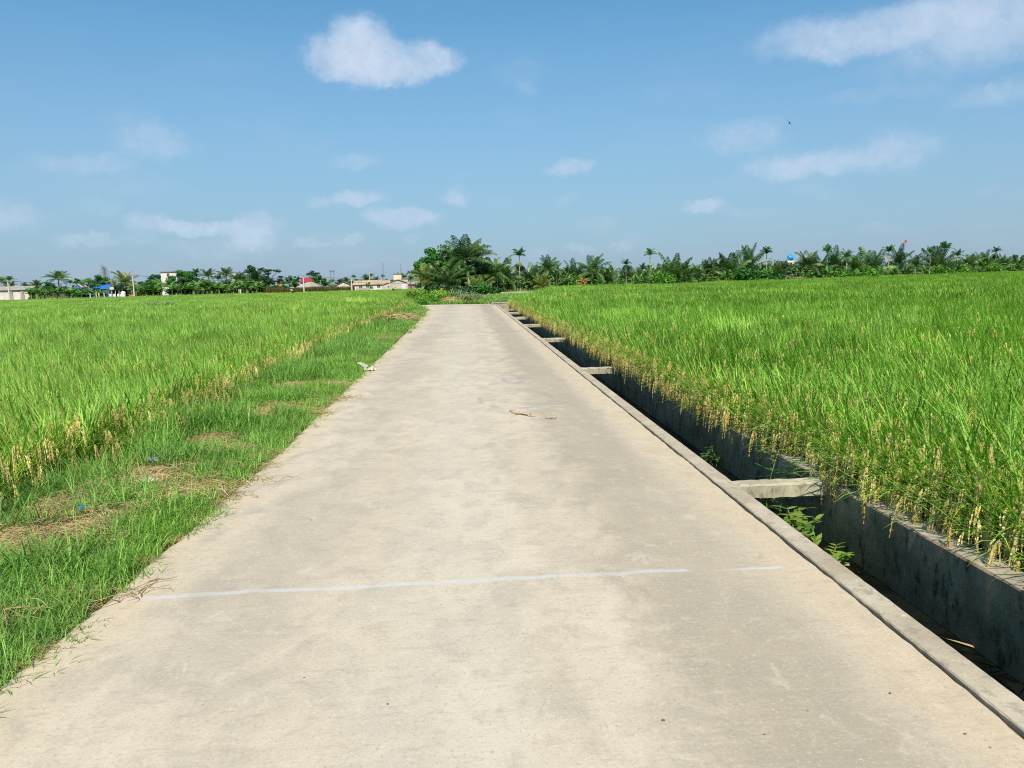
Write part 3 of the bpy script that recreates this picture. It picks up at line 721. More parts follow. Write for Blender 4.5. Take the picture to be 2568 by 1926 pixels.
tag(lay(b.build('plastic_bag', WHITE, smooth=False), p.x-.02, p.y, .0, .3), 'crumpled white plastic bag lying at the grassy road edge', 'plastic bag')
p = on_z(372, 1223); tag(lay(crumple(5, .15, .07, .04).build('plastic_scrap', WHITE), p.x, p.y, zground(p.x, p.y)+.03, .2), 'white plastic scrap lying on the dry grass of the verge', 'litter')
p = on_z(358, 1190); tag(lay(crumple(6, .10, .10, .07).build('plastic_scrap', GREYP), p.x, p.y+.25, zground(p.x, p.y)+.05, .9), 'grey crumpled plastic scrap just behind the white scrap', 'litter')
p = on_z(207, 1305); tag(lay(crumple(7, .04, .04, .03).build('plastic_scrap', BLUEP), p.x, p.y, zground(p.x, p.y)+.07, .1), 'small bright blue plastic scrap among the verge grass', 'litter')
def dry_blade(seed, L, W, n=18):
    rng = random.Random(seed); b = MB(); vs = []; az = 0.; p = Vector((-L/2, 0, .012)); ph = rng.uniform(0, 6)
    for i in range(n+1):
        k = i/n; wd = W*math.sin(math.pi*min(1, .08+.92*k))**.5*(.65+.35*math.sin(i*1.7+ph)+.2*rng.random())
        for s_, zz in ((-.5, .3), (-.2, 0), (.2, .05), (.5, .45)):
            vs.append((p.x+.25*wd*s_, p.y+wd*s_*.8, .006+.28*max(0, W*zz*(.5+.5*math.sin(i*1.1+s_*3+ph))+.02*rng.random()+.03*math.sin(i*.7+ph))))
        az += rng.gauss(0, .28)-az*.2; p = p+Vector((math.cos(az), math.sin(az), 0))*L/n
    b.add(vs, [(i*4+k, i*4+k+1, (i+1)*4+k+1, (i+1)*4+k) for i in range(n) for k in range(3)], 0, .5)
    b.t = [rng.random() for _ in b.v]; return b
a, b2 = on_z(1275, 1030), on_z(1362, 1046)
tag(lay(dry_blade(2, .54, .14).build('dry_leaf', DRYLEAF), (a.x+b2.x)/2, (a.y+b2.y)/2, 0, math.atan2(b2.y-a.y, b2.x-a.x)), 'long torn tan dry leaf lying across the middle of the lane', 'dry leaf')
a = on_z(1381, 1050)
tag(lay(dry_blade(9, .15, .09, 9).build('dry_leaf', DRYLEAF), a.x+.01, a.y, 0, -.2), 'small curled brown dry leaf at the right end of the long torn leaf', 'dry leaf')
def wisp(name, px, py, n, L, seed, label, cat, spread=.05, h=.03):
    rng = random.Random(seed); b = MB(); c = on_z(px, py)
    for i in range(n):
        p = Vector((rng.gauss(0, spread), rng.gauss(0, spread), rng.uniform(.004, .012))); az = rng.uniform(0, 6.28); cu = rng.gauss(0, 2.0); pts = []
        for k in range(7):
            pts.append(p.copy()); p = p+Vector((math.cos(az), math.sin(az), 0))*(L*rng.uniform(.7, 1.2)/6); az += cu/6+rng.gauss(0, .25); p.z = .006+abs(math.sin(k*.9+i))*h
        b.tube(pts, [.0032, .003, .0028, .0026, .0024, .002, .0012], 4, 0, rng.random(), False)
    return tag(lay(b.build(name, STRAW), c.x, c.y, 0), label, cat)
wisp('straw_tangle', 306, 1500, 9, .22, 1, 'tangle of dry stems at the left end of the near white joint', 'dry stems', .05, .02)
wisp('straw', 640, 1208, 14, .24, 2, 'wisp of pale straw on the left road edge beyond the near joint', 'straw', .07)
wisp('straw', 872, 1000, 16, .22, 3, 'small straw bunch on the lane below the white plastic bag', 'straw', .07)
p = on_z(1006, 806)
b = straw_patch(7, .9, 420, .5, .02); [None for _ in b.v]
b.v = [(x*1.3, y*1.0, z+max(0, .26-.3*(x*x+y*y))) for x, y, z in b.v]
tag(lay(b.build('straw_heap', STRAW), p.x-.2, p.y+.3, zground(p.x, p.y)), 'pale straw heap on the grass verge near the bend of the lane', 'straw heap')
# pebbles and grit
for i, (px, py) in enumerate([(1663, 1808), (972, 1767), (2420, 1842), (675, 1165), (2232, 1740), (780, 1305), (1880, 1195)]):
    b = MB(); r = rnd.uniform(.004, .007); vs = []
    for (x, y, z) in ((0, 0, 1), (.9, .1, .3), (.2, .8, .35), (-.8, .4, .3), (-.4, -.8, .4), (.6, -.7, .3), (0, 0, 0)): vs.append((x*r*1.3, y*r, z*r*.9))
    b.add(vs, [(0, 1, 2), (0, 2, 3), (0, 3, 4), (0, 4, 5), (0, 5, 1)]); c = on_z(px, py)
    tag(lay(b.build('pebble', BARK), c.x, c.y, .002), 'tiny dark pebble lying on the beige concrete lane', 'pebble', 'dark pebbles on the lane')
# weeds in the channel
def weed(seed, nst, h, ls, mleaf, spread):
    rng = random.Random(seed); st, lf = MB(), MB()
    for i in range(nst):
        p = Vector((rng.gauss(0, spread), rng.gauss(0, spread*1.4), 0)); az = rng.uniform(0, 6.28); e = 1.35; pts = []; hh = h*rng.uniform(.6, 1.2)
        for k in range(8):
            pts.append(p.copy()); p = p+Vector((math.cos(az)*math.cos(e), math.sin(az)*math.cos(e), math.sin(e)))*hh/7; e -= rng.uniform(.02, .22)
            if k > 1:
                for s_ in (-1, 1):
                    a2 = az+s_*rng.uniform(.7, 1.6); l = ls*rng.uniform(.6, 1.2)
                    lf.blade(pts[-1], a2, rng.uniform(0, .7), rng.uniform(.3, 1), l, l*.36, 3, 0, rng.random())
        st.tube(pts, [.004]*8, 4, 0, .6, False)
    return st, lf
def add_weed(px, py, z, args, label):
    c = on_z(px, py, z); t_ = thing('weed', label, 'weed', (min(max(c.x, 1.98), 2.52), c.y, z))
    st, lf = weed(*args); st.build('stem', GRASS, t_); lf.build('leaves', args[4], t_)
add_weed(1985, 1385, -.47, (5, 9, .34, .13, GRASS, .07), 'leafy green weed in the dark channel just before the near crossbeam')
add_weed(1935, 1300, -.47, (8, 6, .62, .09, PALM, .05), 'thin dark weed against the channel wall under the near crossbeam')
add_weed(2100, 1450, -.47, (11, 7, .16, .10, GRASS, .09), 'low weed tuft floating in the channel, nearest the camera')
add_weed(1832, 1165, -.47, (12, 4, .2, .09, GRASS, .04), 'small weed in the channel just beyond the near crossbeam')
def floater(px, py, mat, L, W, label, cat='leaf', rz=0):
    c = on_z(px, py, -.455); b = MB(); n = 6; vs = []
    for i in range(n+1):
        k = i/n; w_ = W*math.sin(math.pi*(.06+.9*k)); vs += [((k-.5)*L, -w_/2, .004+.008*math.sin(k*5)), ((k-.5)*L, w_/2, .006)]
    b.add(vs, [(2*i, 2*i+2, 2*i+3, 2*i+1) for i in range(n)]); tag(lay(b.build('floating_leaf', mat), min(max(c.x, 1.96), 2.56), c.y, -.455, rz), label, cat)
floater(2045, 1378, REDB, .09, .04, 'small reddish leaf floating in the channel by the leafy weed')
floater(2400, 1612, STRAW, .34, .010, 'long pale straw blade floating on the dark channel water', 'grass blade', 2.2)
floater(1600, 1022, PALEB, .2, .07, 'pale leaf on the channel water far beyond the near crossbeam')
floater(2120, 1420, DRYLEAF, .10, .04, 'tan leaf floating in the channel near the low weed tuft', 'leaf', .6)

# ------------------------------------------------------------------ plants: builders
def frond(b, base, az, e0, L, arch, nl, ll, lw, rng, mi=0, tint=None, ry=True, vshape=.5):
    """feather leaf: an arching midrib with leaflets hanging on both sides"""
    p = Vector(base); n = 10; pts, dirs = [], []; e = e0
    for i in range(n+1):
        d = Vector((math.cos(az)*math.cos(e), math.sin(az)*math.cos(e), math.sin(e))); pts.append(p.copy()); dirs.append(d); p = p+d*L/n; e -= arch/n*(.5+1.1*i/n)
    tn = rng.random() if tint is None else tint
    b.tube(pts, [.055*(1-.85*i/n)*L/4 for i in range(n+1)], 3, mi, min(1, tn+.3), False)
    side = Vector((-math.sin(az), math.cos(az), 0))
    for i in range(nl):
        k = .14+.86*(i+.5)/nl; f = k*n; j = min(n-1, int(f)); c = pts[j].lerp(pts[j+1], f-j); d = dirs[j]
        l = ll*(.35+.65*math.sin(math.pi*min(1, .18+.80*k)))*rng.uniform(.85, 1.12)
        for s_ in (-1, 1):
            upv = side.cross(d) if side.cross(d).z > 0 else d.cross(side)
            v = (side*s_*1.0+d*(.45+.5*k)+upv*vshape*(1-1.2*k)+Vector((0, 0, -.25-.35*k*rng.random()))).normalized()
            m_ = c+v*l*.55; tip = c+(v+Vector((0, 0, -.45))).normalized()*l
            wv = d*lw*.5; q = min(1, max(0, tn+rng.gauss(0, .18)))
            b.add([c-wv*.5, c+wv*.5, m_+wv, m_-wv, tip], [(0, 1, 2, 3), (3, 2, 4)], mi, q)
def coconut(seed, th, L, nf=15, lean=.1, droopy=1.0, wide=1.0):
    rng = random.Random(seed); tr, cr = MB(), MB(); a = rng.uniform(0, 6.28); pts = []
    for i in range(7):
        k = i/6; pts.append((math.cos(a)*lean*th*k*k, math.sin(a)*lean*th*k*k, th*k))
    tr.tube(pts, [.20, .15, .14, .13, .125, .12, .13], 8)
    top = Vector(pts[-1])
    for i in range(nf):
        k = i/(nf-1); e0 = 1.45-1.25*k+rng.gauss(0, .1); az = i*2.399+rng.gauss(0, .25)
        frond(cr, top, az, e0, L*rng.uniform(.82, 1.08)*(.85+.15*min(1, k*3)), (.62+.85*k)*droopy*rng.uniform(.8, 1.2), 25, L*.265, L*.028*wide, rng)
    return tr, cr
def areca(seed, th, L, fruit, nf=11):
    rng = random.Random(seed); tr, sh, cr, fr = MB(), MB(), MB(), MB()
    tr.tube([(.03*math.sin(i*.8), .02*math.cos(i*.9), th*i/7) for i in range(8)], [.10, .085, .08, .078, .075, .07, .07, .07], 8)
    top = Vector((.03*math.sin(5.6), .02*math.cos(6.3), th))
    sh.tube([top, top+Vector((0, 0, .45)), top+Vector((0, 0, .9))], [.10, .115, .05], 8)
    for i in range(nf):
        k = i/(nf-1); frond(cr, top+Vector((0, 0, .85)), i*2.399+rng.gauss(0, .2), 1.45-1.0*k, L*rng.uniform(.85, 1.1), 1.0*rng.uniform(.6, 1.3), 14, L*.34, L*.06, rng, vshape=.9)
    if fruit:
        for i in range(46):
            c = top+Vector((rng.gauss(0, .20), rng.gauss(0, .20), rng.uniform(-.55, .1))); r = .07
            fr.add([c+Vector((0, 0, r)), c+Vector((r, 0, 0)), c+Vector((0, r, 0)), c+Vector((-r, 0, 0)), c+Vector((0, -r, 0)), c-Vector((0, 0, r))], [(0, 1, 2), (0, 2, 3), (0, 3, 4), (0, 4, 1), (5, 2, 1), (5, 3, 2), (5, 4, 3), (5, 1, 4)])
    return tr, sh, cr, fr
def banana(seed, nstem=3):
    rng = random.Random(seed); st, cr = MB(), MB()
    for s_ in range(nstem):
        ox, oy, h = rng.gauss(0, .55), rng.gauss(0, .45), rng.uniform(1.0, 1.9); st.tube([(ox, oy, 0), (ox, oy, h*.6), (ox, oy, h)], [.13, .10, .07], 7)
        for i in range(7):
            az = i*2.4+rng.gauss(0, .3); e = 1.35-.85*i/6; p = Vector((ox, oy, h*.9)); L = rng.uniform(1.3, 2.0); n = 9; arch = rng.uniform(.8, 1.6); pts = []; tn = rng.random()
            for k in range(n+1):
                d = Vector((math.cos(az)*math.cos(e), math.sin(az)*math.cos(e), math.sin(e))); pts.append((p.copy(), d)); p = p+d*L/n; e -= arch/n
            sd_ = Vector((-math.sin(az), math.cos(az), 0))
            for k in range(1, n):
                w_ = .27*math.sin(math.pi*(.1+.88*k/n))**.6
                for sg in (-1, 1):
                    dr = Vector((0, 0, -.10-.22*rng.random())); g = rng.uniform(.80, 1.0)
                    a_, b_ = pts[k][0], pts[k][0].lerp(pts[min(n, k+1)][0], g)
                    cr.add([a_, b_, b_+sd_*sg*w_+dr*w_*3, a_+sd_*sg*w_+dr*w_*3], [(0, 1, 2, 3)], 0, min(1, max(0, tn+rng.gauss(0, .15))))
    return st, cr
def leaf_cloud(b, c, r, n, ls, rng, mi=0, shell=.35, tn=None):
    c = Vector(c)
    for i in range(n):
        v = Vector((rng.gauss(0, 1), rng.gauss(0, 1), rng.gauss(0, 1))).normalized(); k = (1-shell*rng.random()**1.5)
        p = c+Vector((v.x*r[0], v.y*r[1], v.z*r[2]))*k
        nrm = (v+Vector((rng.gauss(0, .6), rng.gauss(0, .6), rng.gauss(.3, .6)))).normalized()
        u = nrm.cross(Vector((rng.gauss(0, 1), rng.gauss(0, 1), rng.gauss(0, 1)))).normalized(); w_ = nrm.cross(u); l = ls*rng.uniform(.6, 1.3)
        q = rng.random() if tn is None else min(1, max(0, tn+rng.gauss(0, .25)))
        b.add([p-u*l*.5, p+w_*l*.28-nrm*l*.06, p+u*l*.5, p-w_*l*.28-nrm*l*.06], [(0, 1, 2, 3)], mi, q)
def bush(seed, n=700, ls=.16, blobs=9, flowers=0, flat=.7):
    """about 2 m wide, 1.3 m tall"""
    rng = random.Random(seed); b, f = MB(), MB()
    for i in range(blobs):
        a = rng.uniform(0, 6.28); d = rng.random()**.6*.75; r = rng.uniform(.28, .5)
        leaf_cloud(b, (math.cos(a)*d, math.sin(a)*d, .35+rng.uniform(0, .55)*(1-d*.6)), (r, r, r*flat), n//blobs, ls, rng, 0, .7, rng.random())
    for i in range(50):
        a = rng.uniform(0, 6.28); b.blade((math.cos(a)*.5, math.sin(a)*.5, .3), a+rng.gauss(0, .5), rng.uniform(.5, 1.4), .5, rng.uniform(.6, 1.0), ls*.4, 3, 0, rng.random())
    for i in range(flowers):
        a = rng.uniform(0, 6.28); d = rng.random()**.5*1.0; c = Vector((math.cos(a)*d, math.sin(a)*d, .55+.55*math.sqrt(max(0, 1-d*d))*rng.uniform(.6, 1.15))); r = ls*.35
        for k in range(3):
            an = k*2.1+a; u = Vector((math.cos(an), math.sin(an), .4)); f.add([c-u*r*.2, c+Vector((-u.y, u.x, 0))*r*.5+u*r*.4, c+u*r, c-Vector((-u.y, u.x, 0))*r*.5+u*r*.4], [(0, 1, 2, 3)], 0, rng.random())
    return b, f
def broad(seed, H=6.0, R=2.4, trunk=.30, blobs=26, n=190, ls=.33, shape=1.0, gap=0.3):
    rng = random.Random(seed); tr, cr = MB(), MB(); th = H*trunk
    tr.tube([(0, 0, 0), (.05, .03, th*.5), (.0, .06, th), (-.05, 0, H*.8)], [.2, .16, .13, .04], 7)
    for i in range(blobs):
        a = rng.uniform(0, 6.28); zz = rng.uniform(0, 1); rad = R*math.sqrt(max(.05, 1-(zz*1.15-.42)**2*1.5))*rng.random()**.45*(1-gap*.4)
        c = Vector((math.cos(a)*rad, math.sin(a)*rad, th*.9+(H-th*.95)*zz*.93)); r = R*rng.uniform(.20, .36)
        leaf_cloud(cr, c, (r, r, r*.75*shape), n, ls, rng, 0, .75, rng.random())
        tr.tube([(0, .03, th*.8), (c.x*.5, c.y*.5, (th+c.z)*.5), tuple(c)], [.07, .045, .015], 4)
    return tr, cr
def casuarina(seed, H=8.0):
    rng = random.Random(seed); tr, cr = MB(), MB()
    tr.tube([(0, 0, 0), (.1, 0, H*.4), (-.15, .1, H*.75), (-.3, .1, H)], [.16, .12, .06, .02], 6)
    for i in range(58):
        k = .25+.75*i/57; az = i*2.4; l = (1-k)*2.2+.7; p = Vector((-.3*k*k, .1*k, H*k)); e = .9; pts = []
        for j in range(5):
            pts.append(p.copy()); p = p+Vector((math.cos(az)*math.cos(e), math.sin(az)*math.cos(e), math.sin(e)))*l/4; e -= .12
        tr.tube(pts, [.03, .025, .02, .015, .008], 3, 0, .5, False)
        for j in range(26):
            q = pts[rng.randint(1, 4)]+Vector((rng.gauss(0, .22), rng.gauss(0, .22), rng.gauss(0, .2))); cr.blade(q, az+rng.gauss(0, .9), rng.uniform(-.2, 1.2), .8, rng.uniform(.4, .8), .035, 2, 0, rng.random())
    return tr, cr
LIB = {}
def lib(key, parts):
    """parts: list of (part name, MB, material); remembers the height so copies can be scaled"""
    LIB[key] = ([(n, b.mesh(n, m_)) for n, b, m_ in parts if b.v], max(v[2] for _, b, _ in parts for v in b.v))
for i, (th, L, nf, ln, dr) in enumerate([(.7, 3.9, 16, .1, .8), (1.3, 3.8, 17, .2, 1.0), (2.2, 3.6, 17, .12, 1.1), (3.4, 3.4, 19, .25, 1.15), (1.8, 3.6, 15, .1, .7), (4.6, 3.3, 18, .15, 1.2)]):
    tr, cr = coconut(200+i, th, L, nf, ln, dr); lib('coco%d' % i, [('trunk', tr, TRUNK), ('crown', cr, PALM)])
    if i in (0, 2, 5): lib('cocoy%d' % i, [('trunk', tr, TRUNK), ('crown', cr, PALMY)])
for i, (th, L, fr) in enumerate([(4.6, 1.9, True), (4.0, 1.7, False), (3.2, 1.8, False), (5.2, 1.8, True)]):
    tr, sh, cr, f_ = areca(220+i, th, L, fr); lib('areca%d' % i, [('trunk', tr, ATRUNK), ('crownshaft', sh, SHAFT), ('crown', cr, ARECA), ('fruit_cluster', f_, FRUIT)])
for i in range(4):
    st, cr = banana(230+i, 2+i % 3); lib('banana%d' % i, [('stem', st, SHAFT), ('crown', cr, BANANA)])
for i, (mt, ls, fl) in enumerate([(TREE2, .17, 0), (TREED, .2, 0), (PALEB, .13, 90), (BRIB, .15, 0), (YELB, .15, 0), (REDB, .2, 0), (BROWNB, .15, 0), (TREE, .2, 0)]):
    b, f_ = bush(240+i, 1000, ls, 10, fl); base_n = len(b.f)
    b.add(f_.v, f_.f, 1); lib('bush%d' % i, [('foliage', b, [mt, FLOWER])])
lib('tree0', [('trunk', broad(260)[0], BARK), ('crown', broad(260)[1], TREE)])
a_ = broad(261, 6, 2.0, .22, 26, 180, .32, 1.1); lib('tree1', [('trunk', a_[0], BARK), ('crown', a_[1], TREED)])
a_ = broad(262, 6, 2.6, .3, 22, 120, .3); lib('tree2', [('trunk', a_[0], PBARK), ('crown', a_[1], TREE2)])
a_ = broad(263, 6, 1.5, .2, 24, 130, .28, 1.3); lib('tree3', [('trunk', a_[0], BARK), ('crown', a_[1], TREED)])
a_ = broad(264, 6, 2.5, .45, 12, 70, .34, .6, .1); lib('tree4', [('trunk', a_[0], BARK), ('crown', a_[1], TREED)])
a_ = casuarina(265); lib('casuarina', [('trunk', a_[0], PBARK), ('crown', a_[1], GREYL)])
a_ = coconut(270, 1.2, 1.6, 11, .1, 2.0, 1.6); lib('deadpalm', [('trunk', a_[0], TRUNK), ('crown', a_[1], ORANGEL)])
KIND = {'coco': ('coconut_palm', 'palm tree'), 'cocoy': ('coconut_palm', 'palm tree'), 'areca': ('areca_palm', 'palm tree'), 'banana': ('banana_plant', 'banana plant'), 'bush': ('shrub', 'shrub'), 'tree': ('broadleaf_tree', 'tree'), 'casuarina': ('casuarina_tree', 'tree'), 'deadpalm': ('withered_palm', 'palm tree')}
def plant(key, x, y, h, label, group=None, wide=1.0, z=None, mirror=False):
    nm, cat = KIND[key.rstrip('0123456789')]; parts, H = LIB[key]; s = h/H
    t_ = thing(nm, label, cat, (x, y, zground(x, y) if z is None else z), rnd.uniform(0, 6.28), group, (s*wide, s*wide, s))
    for n_, me in parts: link(n_, me, t_)
    return t_
def tree_at(key, px, top, Y, label, group=None, wide=1.0):
    if key[:4] in ('coco', 'arec') and wide >= .9 and group == GR: wide *= .72
    q = on_y(px, top, Y); return plant(key, q.x, Y, q.z-zground(q.x, Y), label, group, wide)
def grove_Y(px, back=0.):
    az = math.atan2((ray(px, hor(px))).x, ray(px, hor(px)).y); return (tree_front(az)+2+back)*math.cos(az)

GR = 'trees of the grove along the right field'
# --- the clump where the lane ends
CL = 'trees of the clump behind the lane end'
tree_at('tree0', 1098, 612, 112, 'round bright topped broadleaf tree at the left of the clump', CL, 1.15)
tree_at('coco3', 1174, 588, 108, 'tallest coconut palm, rising from the middle of the big clump', CL, 1.05)
tree_at('cocoy2', 1072, 655, 106, 'yellowish coconut palm hanging over the left end of the clump', CL, 1.0)
tree_at('coco1', 1112, 652, 104, 'dense dark coconut palm under the round broadleaf tree', CL, 1.1)
tree_at('coco4', 1150, 640, 110, 'coconut palm close behind the left of the tallest palm', CL, 1.1)
tree_at('tree1', 1135, 640, 114, 'dark broadleaf tree filling the middle of the clump', CL, 1.1)
tree_at('coco2', 1205, 640, 112, 'coconut palm with long fronds at the right of the tallest palm', CL, 1.0)
tree_at('areca1', 1174, 662, 101, 'slim short areca palm standing before the tallest coconut palm', CL)
tree_at('cocoy0', 1200, 684, 99, 'low bright yellow green palm in front of the clump', CL)
tree_at('bush1', 1175, 712, 92, 'dark green shrub, leftmost of the hedge below the clump', 'hedge below the clump', 1.6)
tree_at('bush7', 1210, 709, 92, 'dark green shrub, middle of the hedge below the clump', 'hedge below the clump', 1.6)
tree_at('bush1', 1240, 716, 93, 'dark green shrub, rightmost of the hedge below the clump', 'hedge below the clump', 1.5)
tree_at('tree3', 1078, 690, 108, 'dark low tree at the left foot of the clump', CL, 1.1)
tree_at('bush1', 1100, 712, 100, 'dark shrub at the left foot of the clump', CL, 1.7)
tree_at('coco5', 1192, 608, 113, 'coconut palm just behind the right of the tallest palm', CL, .9)
tree_at('coco2', 1228, 640, 111, 'rightmost coconut palm of the big clump', CL, .85)
tree_at('tree1', 1166, 652, 112, 'dark broadleaf tree under the tallest palm', CL, 1.1)
tree_at('tree1', 1208, 664, 113, 'dark broadleaf tree at the right of the clump', CL, 1.1)
tree_at('tree0', 1068, 640, 114, 'green broadleaf tree at the far left of the clump', CL, .9)
tree_at('tree0', 1128, 622, 116, 'green broadleaf tree behind the round bright topped one', CL, 1.0)
# --- shrubs at the end of the lane
JN = 'shrubs at the end of the lane'
tree_at('bush3', 1056, 716, 60, 'light green bush at the left of the lane end', JN, 1.3)
tree_at('bush3', 1082, 720, 58.5, 'light green bush beside the yellowish bush at the lane end', JN, 1.2)
tree_at('bush4', 1108, 721, 61, 'yellowish bush behind the straw mound at the lane end', JN, 1.1)
tree_at('bush0', 1092, 742, 56.8, 'low mid green bush in front of the yellowish bush', JN, 1.4)
tree_at('bush2', 1150, 724, 62, 'pale flowering bush, tallest one at the lane end', JN, 1.3)
tree_at('bush2', 1182, 731, 60, 'pale flowering bush behind the dark red shrub', JN, 1.3)
tree_at('bush2', 1214, 738, 57.5, 'low flowering bush at the right of the dark red shrub', JN, 1.5)
tree_at('bush6', 1146, 739, 57.4, 'dry brown bush at the left of the dark red shrub', JN, 1.1)
tree_at('bush5', 1170, 744, 56.4, 'dark red leaved shrub at the lane end', JN, 1.1)
tree_at('bush2', 1262, 741, 60, 'low pale bush behind the concrete headwall block', JN, 1.3)
tree_at('bush6', 1285, 752, 54, 'dry brown tuft beside the right rice at the headwall', JN, .9)
tree_at('bush7', 1062, 752, 54.9, 'low dark green bush at the inner bend of the lane', JN, 1.4)
q = on_y(1125, 757, 57.2); b = straw_patch(17, .7, 520, .4, .02); b.v = [(x*1.5, y, z+max(0, .42-.9*(x*x+y*y))) for x, y, z in b.v]
tag(lay(b.build('straw_mound', STRAW), q.x, 57.0, 0), 'pale straw mound at the lane end before the bushes', 'straw mound')
tree_at('bush2', 398, 752, 66, 'pale wispy bush standing in the left rice field', None, 1.6)
tree_at('bush2', 358, 765, 62, 'lower pale wispy bush just left of the larger one in the left rice', None, 1.4)

# --- the palm grove along the right field: (kind, px, top py, extra depth, description, width)
GR = 'trees of the grove along the right field'
GROVE = [
 ('areca2',1247,672,-2,'short areca palm at the right edge of the big clump',1),('coco1',1262,640,2,'upright coconut palm right of the big clump',1),('areca0',1302,618,0,'tall yellow fruited areca palm nearest the big clump',1.0),
 ('coco0',1330,655,2,'coconut palm just right of the tall fruited areca',1),('coco3',1378,638,3,'leaning coconut palm with wide spread crown',1.1),('areca2',1396,672,-1,'short areca palm in front of the leaning coconut palm',1),
 ('cocoy0',1358,680,-1,'low yellowish palm left of the leaning coconut palm',1),('coco4',1440,646,2,'coconut palm above the orange withered palm',1),('areca2',1421,664,0,'thin areca palm left of the orange withered palm',1),
 ('deadpalm',1461,694,-6,'orange withered palm at the field edge',.7),('coco2',1487,636,2,'large coconut palm right of the orange withered palm',1.15),('coco1',1515,668,4,'lower coconut palm right of the large one',1),
 ('areca1',1570,647,2,'areca palm midway to the tall slender areca',1),('areca2',1612,657,0,'areca palm at the left of the tall slender areca',1),('areca3',1630,621,0,'tall slender areca palm with pale trunk',1.1),
 ('bush0',1652,673,0,'round bright green bush beside the tall slender areca',1.0),('coco0',1690,631,2,'tall fan shaped coconut palm right of the bright bush',1.05),('coco4',1720,655,1,'coconut palm right of the tall fan shaped one',1),
 ('coco1',1742,659,2,'small coconut palm with drooping fronds before the wide pair',1),('coco2',1780,644,2,'coconut palm left of the wide pair of palms',1),('coco3',1806,646,3,'coconut palm with pinkish trunk left of the wide pair',1),
 ('coco0',1830,622,3,'left palm of the wide pair of tall coconut palms',1.1),('coco4',1882,608,3,'right palm of the wide pair of tall coconut palms',1.1),('areca1',1923,616,4,'areca palm with spread star crown left of the blue tank',1.1),
 ('coco1',1955,650,1,'dark low coconut palm just left of the blue tank',1),('coco2',2022,626,2,'coconut palm right of the blue tank',1.1),('coco0',2050,632,3,'second coconut palm right of the blue tank',1),
 ('areca1',2076,611,5,'tall areca palm behind the crowd right of the blue tank',1),('coco4',2097,614,4,'tall coconut palm behind the crowd right of the blue tank',1),('areca2',2125,622,-1,'areca palm with thick pale trunk left of the round bushes',1.1),
 ('coco1',2150,632,3,'coconut palm behind the pale trunked areca',1),('coco0',2186,615,3,'tall coconut palm behind the left round bush',1.1),('areca0',2230,613,0,'fruited areca palm left of the red kite',1.1),
 ('coco4',2258,609,3,'coconut palm pointing at the red kite',1.05),('coco2',2299,634,1,'coconut palm below right of the red kite',1),('areca1',2334,616,0,'areca palm left of the tallest right hand palm',1),
 ('areca0',2370,604,0,'tallest fruited palm in the right part of the grove',1.15),('coco0',2352,606,3,'tall coconut palm leaning out behind the tallest fruited palm',1),('areca2',2403,621,0,'areca palm right of the tallest fruited palm',1.1),
 ('coco2',2432,634,2,'rounded coconut palm left of the last bushes',1),('coco1',2466,626,4,'dark coconut palm above the last bushes',1),('areca1',2499,616,6,'thin areca palm standing alone above the right end',1),
 ('coco4',2516,634,2,'coconut palm under the thin lone areca',1),('coco0',2544,640,3,'second palm from the right frame edge',1),('coco2',2570,640,3,'palm cut by the right frame edge',1)]
for k, px, top, bk, d, wd in GROVE: tree_at(k, px, top, grove_Y(px, bk), d, GR, wd)
for i, (k, px, top, d) in enumerate([('bush0',2125,672,'bright round bush at the foot of the pale trunked areca'),('bush0',2181,664,'left round bush under the tall coconut palm'),('bush0',2354,660,'round bush left of the tallest fruited palm'),('bush0',2416,662,'round bush right of the tallest fruited palm'),('bush0',2482,655,'last large round bush near the right end'),('bush7',1925,672,'green bush below the star crowned areca'),('bush7',1868,668,'dark bush between the wide pair of palms'),('bush6',1955,690,'brown thicket left of the blue tank'),('bush6',2000,690,'brown thicket below the blue tank')]):
    tree_at(k, px, top, grove_Y(px, -1), d, 'bushes along the palm grove', 1.2)
low = ['at the foot of the', 'in front of the', 'behind the', 'beside the']
ki = 0
for i, (k, px, top, bk, d, wd) in enumerate(GROVE):
    for j, (dx, bk2) in enumerate([(-11, 0), (10, 4), (2, 9), (-6, 6)]):
        kk = ['banana%d' % rnd.randrange(4), rnd.choice(['coco0', 'cocoy0', 'coco1', 'banana1']), rnd.choice(['coco2', 'coco3', 'tree1', 'banana2']), rnd.choice(['coco0', 'coco4', 'coco1'])][j]
        ln = dict(banana=['low banana', 'leafy banana', 'tall banana', ''][j], coco=['', 'young palm', 'dim palm', 'half grown palm'][j], cocoy='yellowish palm', tree='dark tree')[kk.rstrip('0123456789')]
        h_ = [rnd.uniform(32, 46), rnd.uniform(40, 56), rnd.uniform(52, 66), rnd.uniform(46, 62)][j]*(1 if px < 2150 else .85)
        P2 = px+dx+rnd.uniform(-4, 4); Y2 = grove_Y(P2, bk2+rnd.uniform(-1, 1)); base = 703-.0249*(P2-1189)+1.75*FPX/Y2
        tree_at(kk, P2, base-h_, Y2, ' '.join((ln+' '+low[j]+' '+d.split(' with ')[0]).split()[:16]), 'undergrowth of the palm grove', .8)

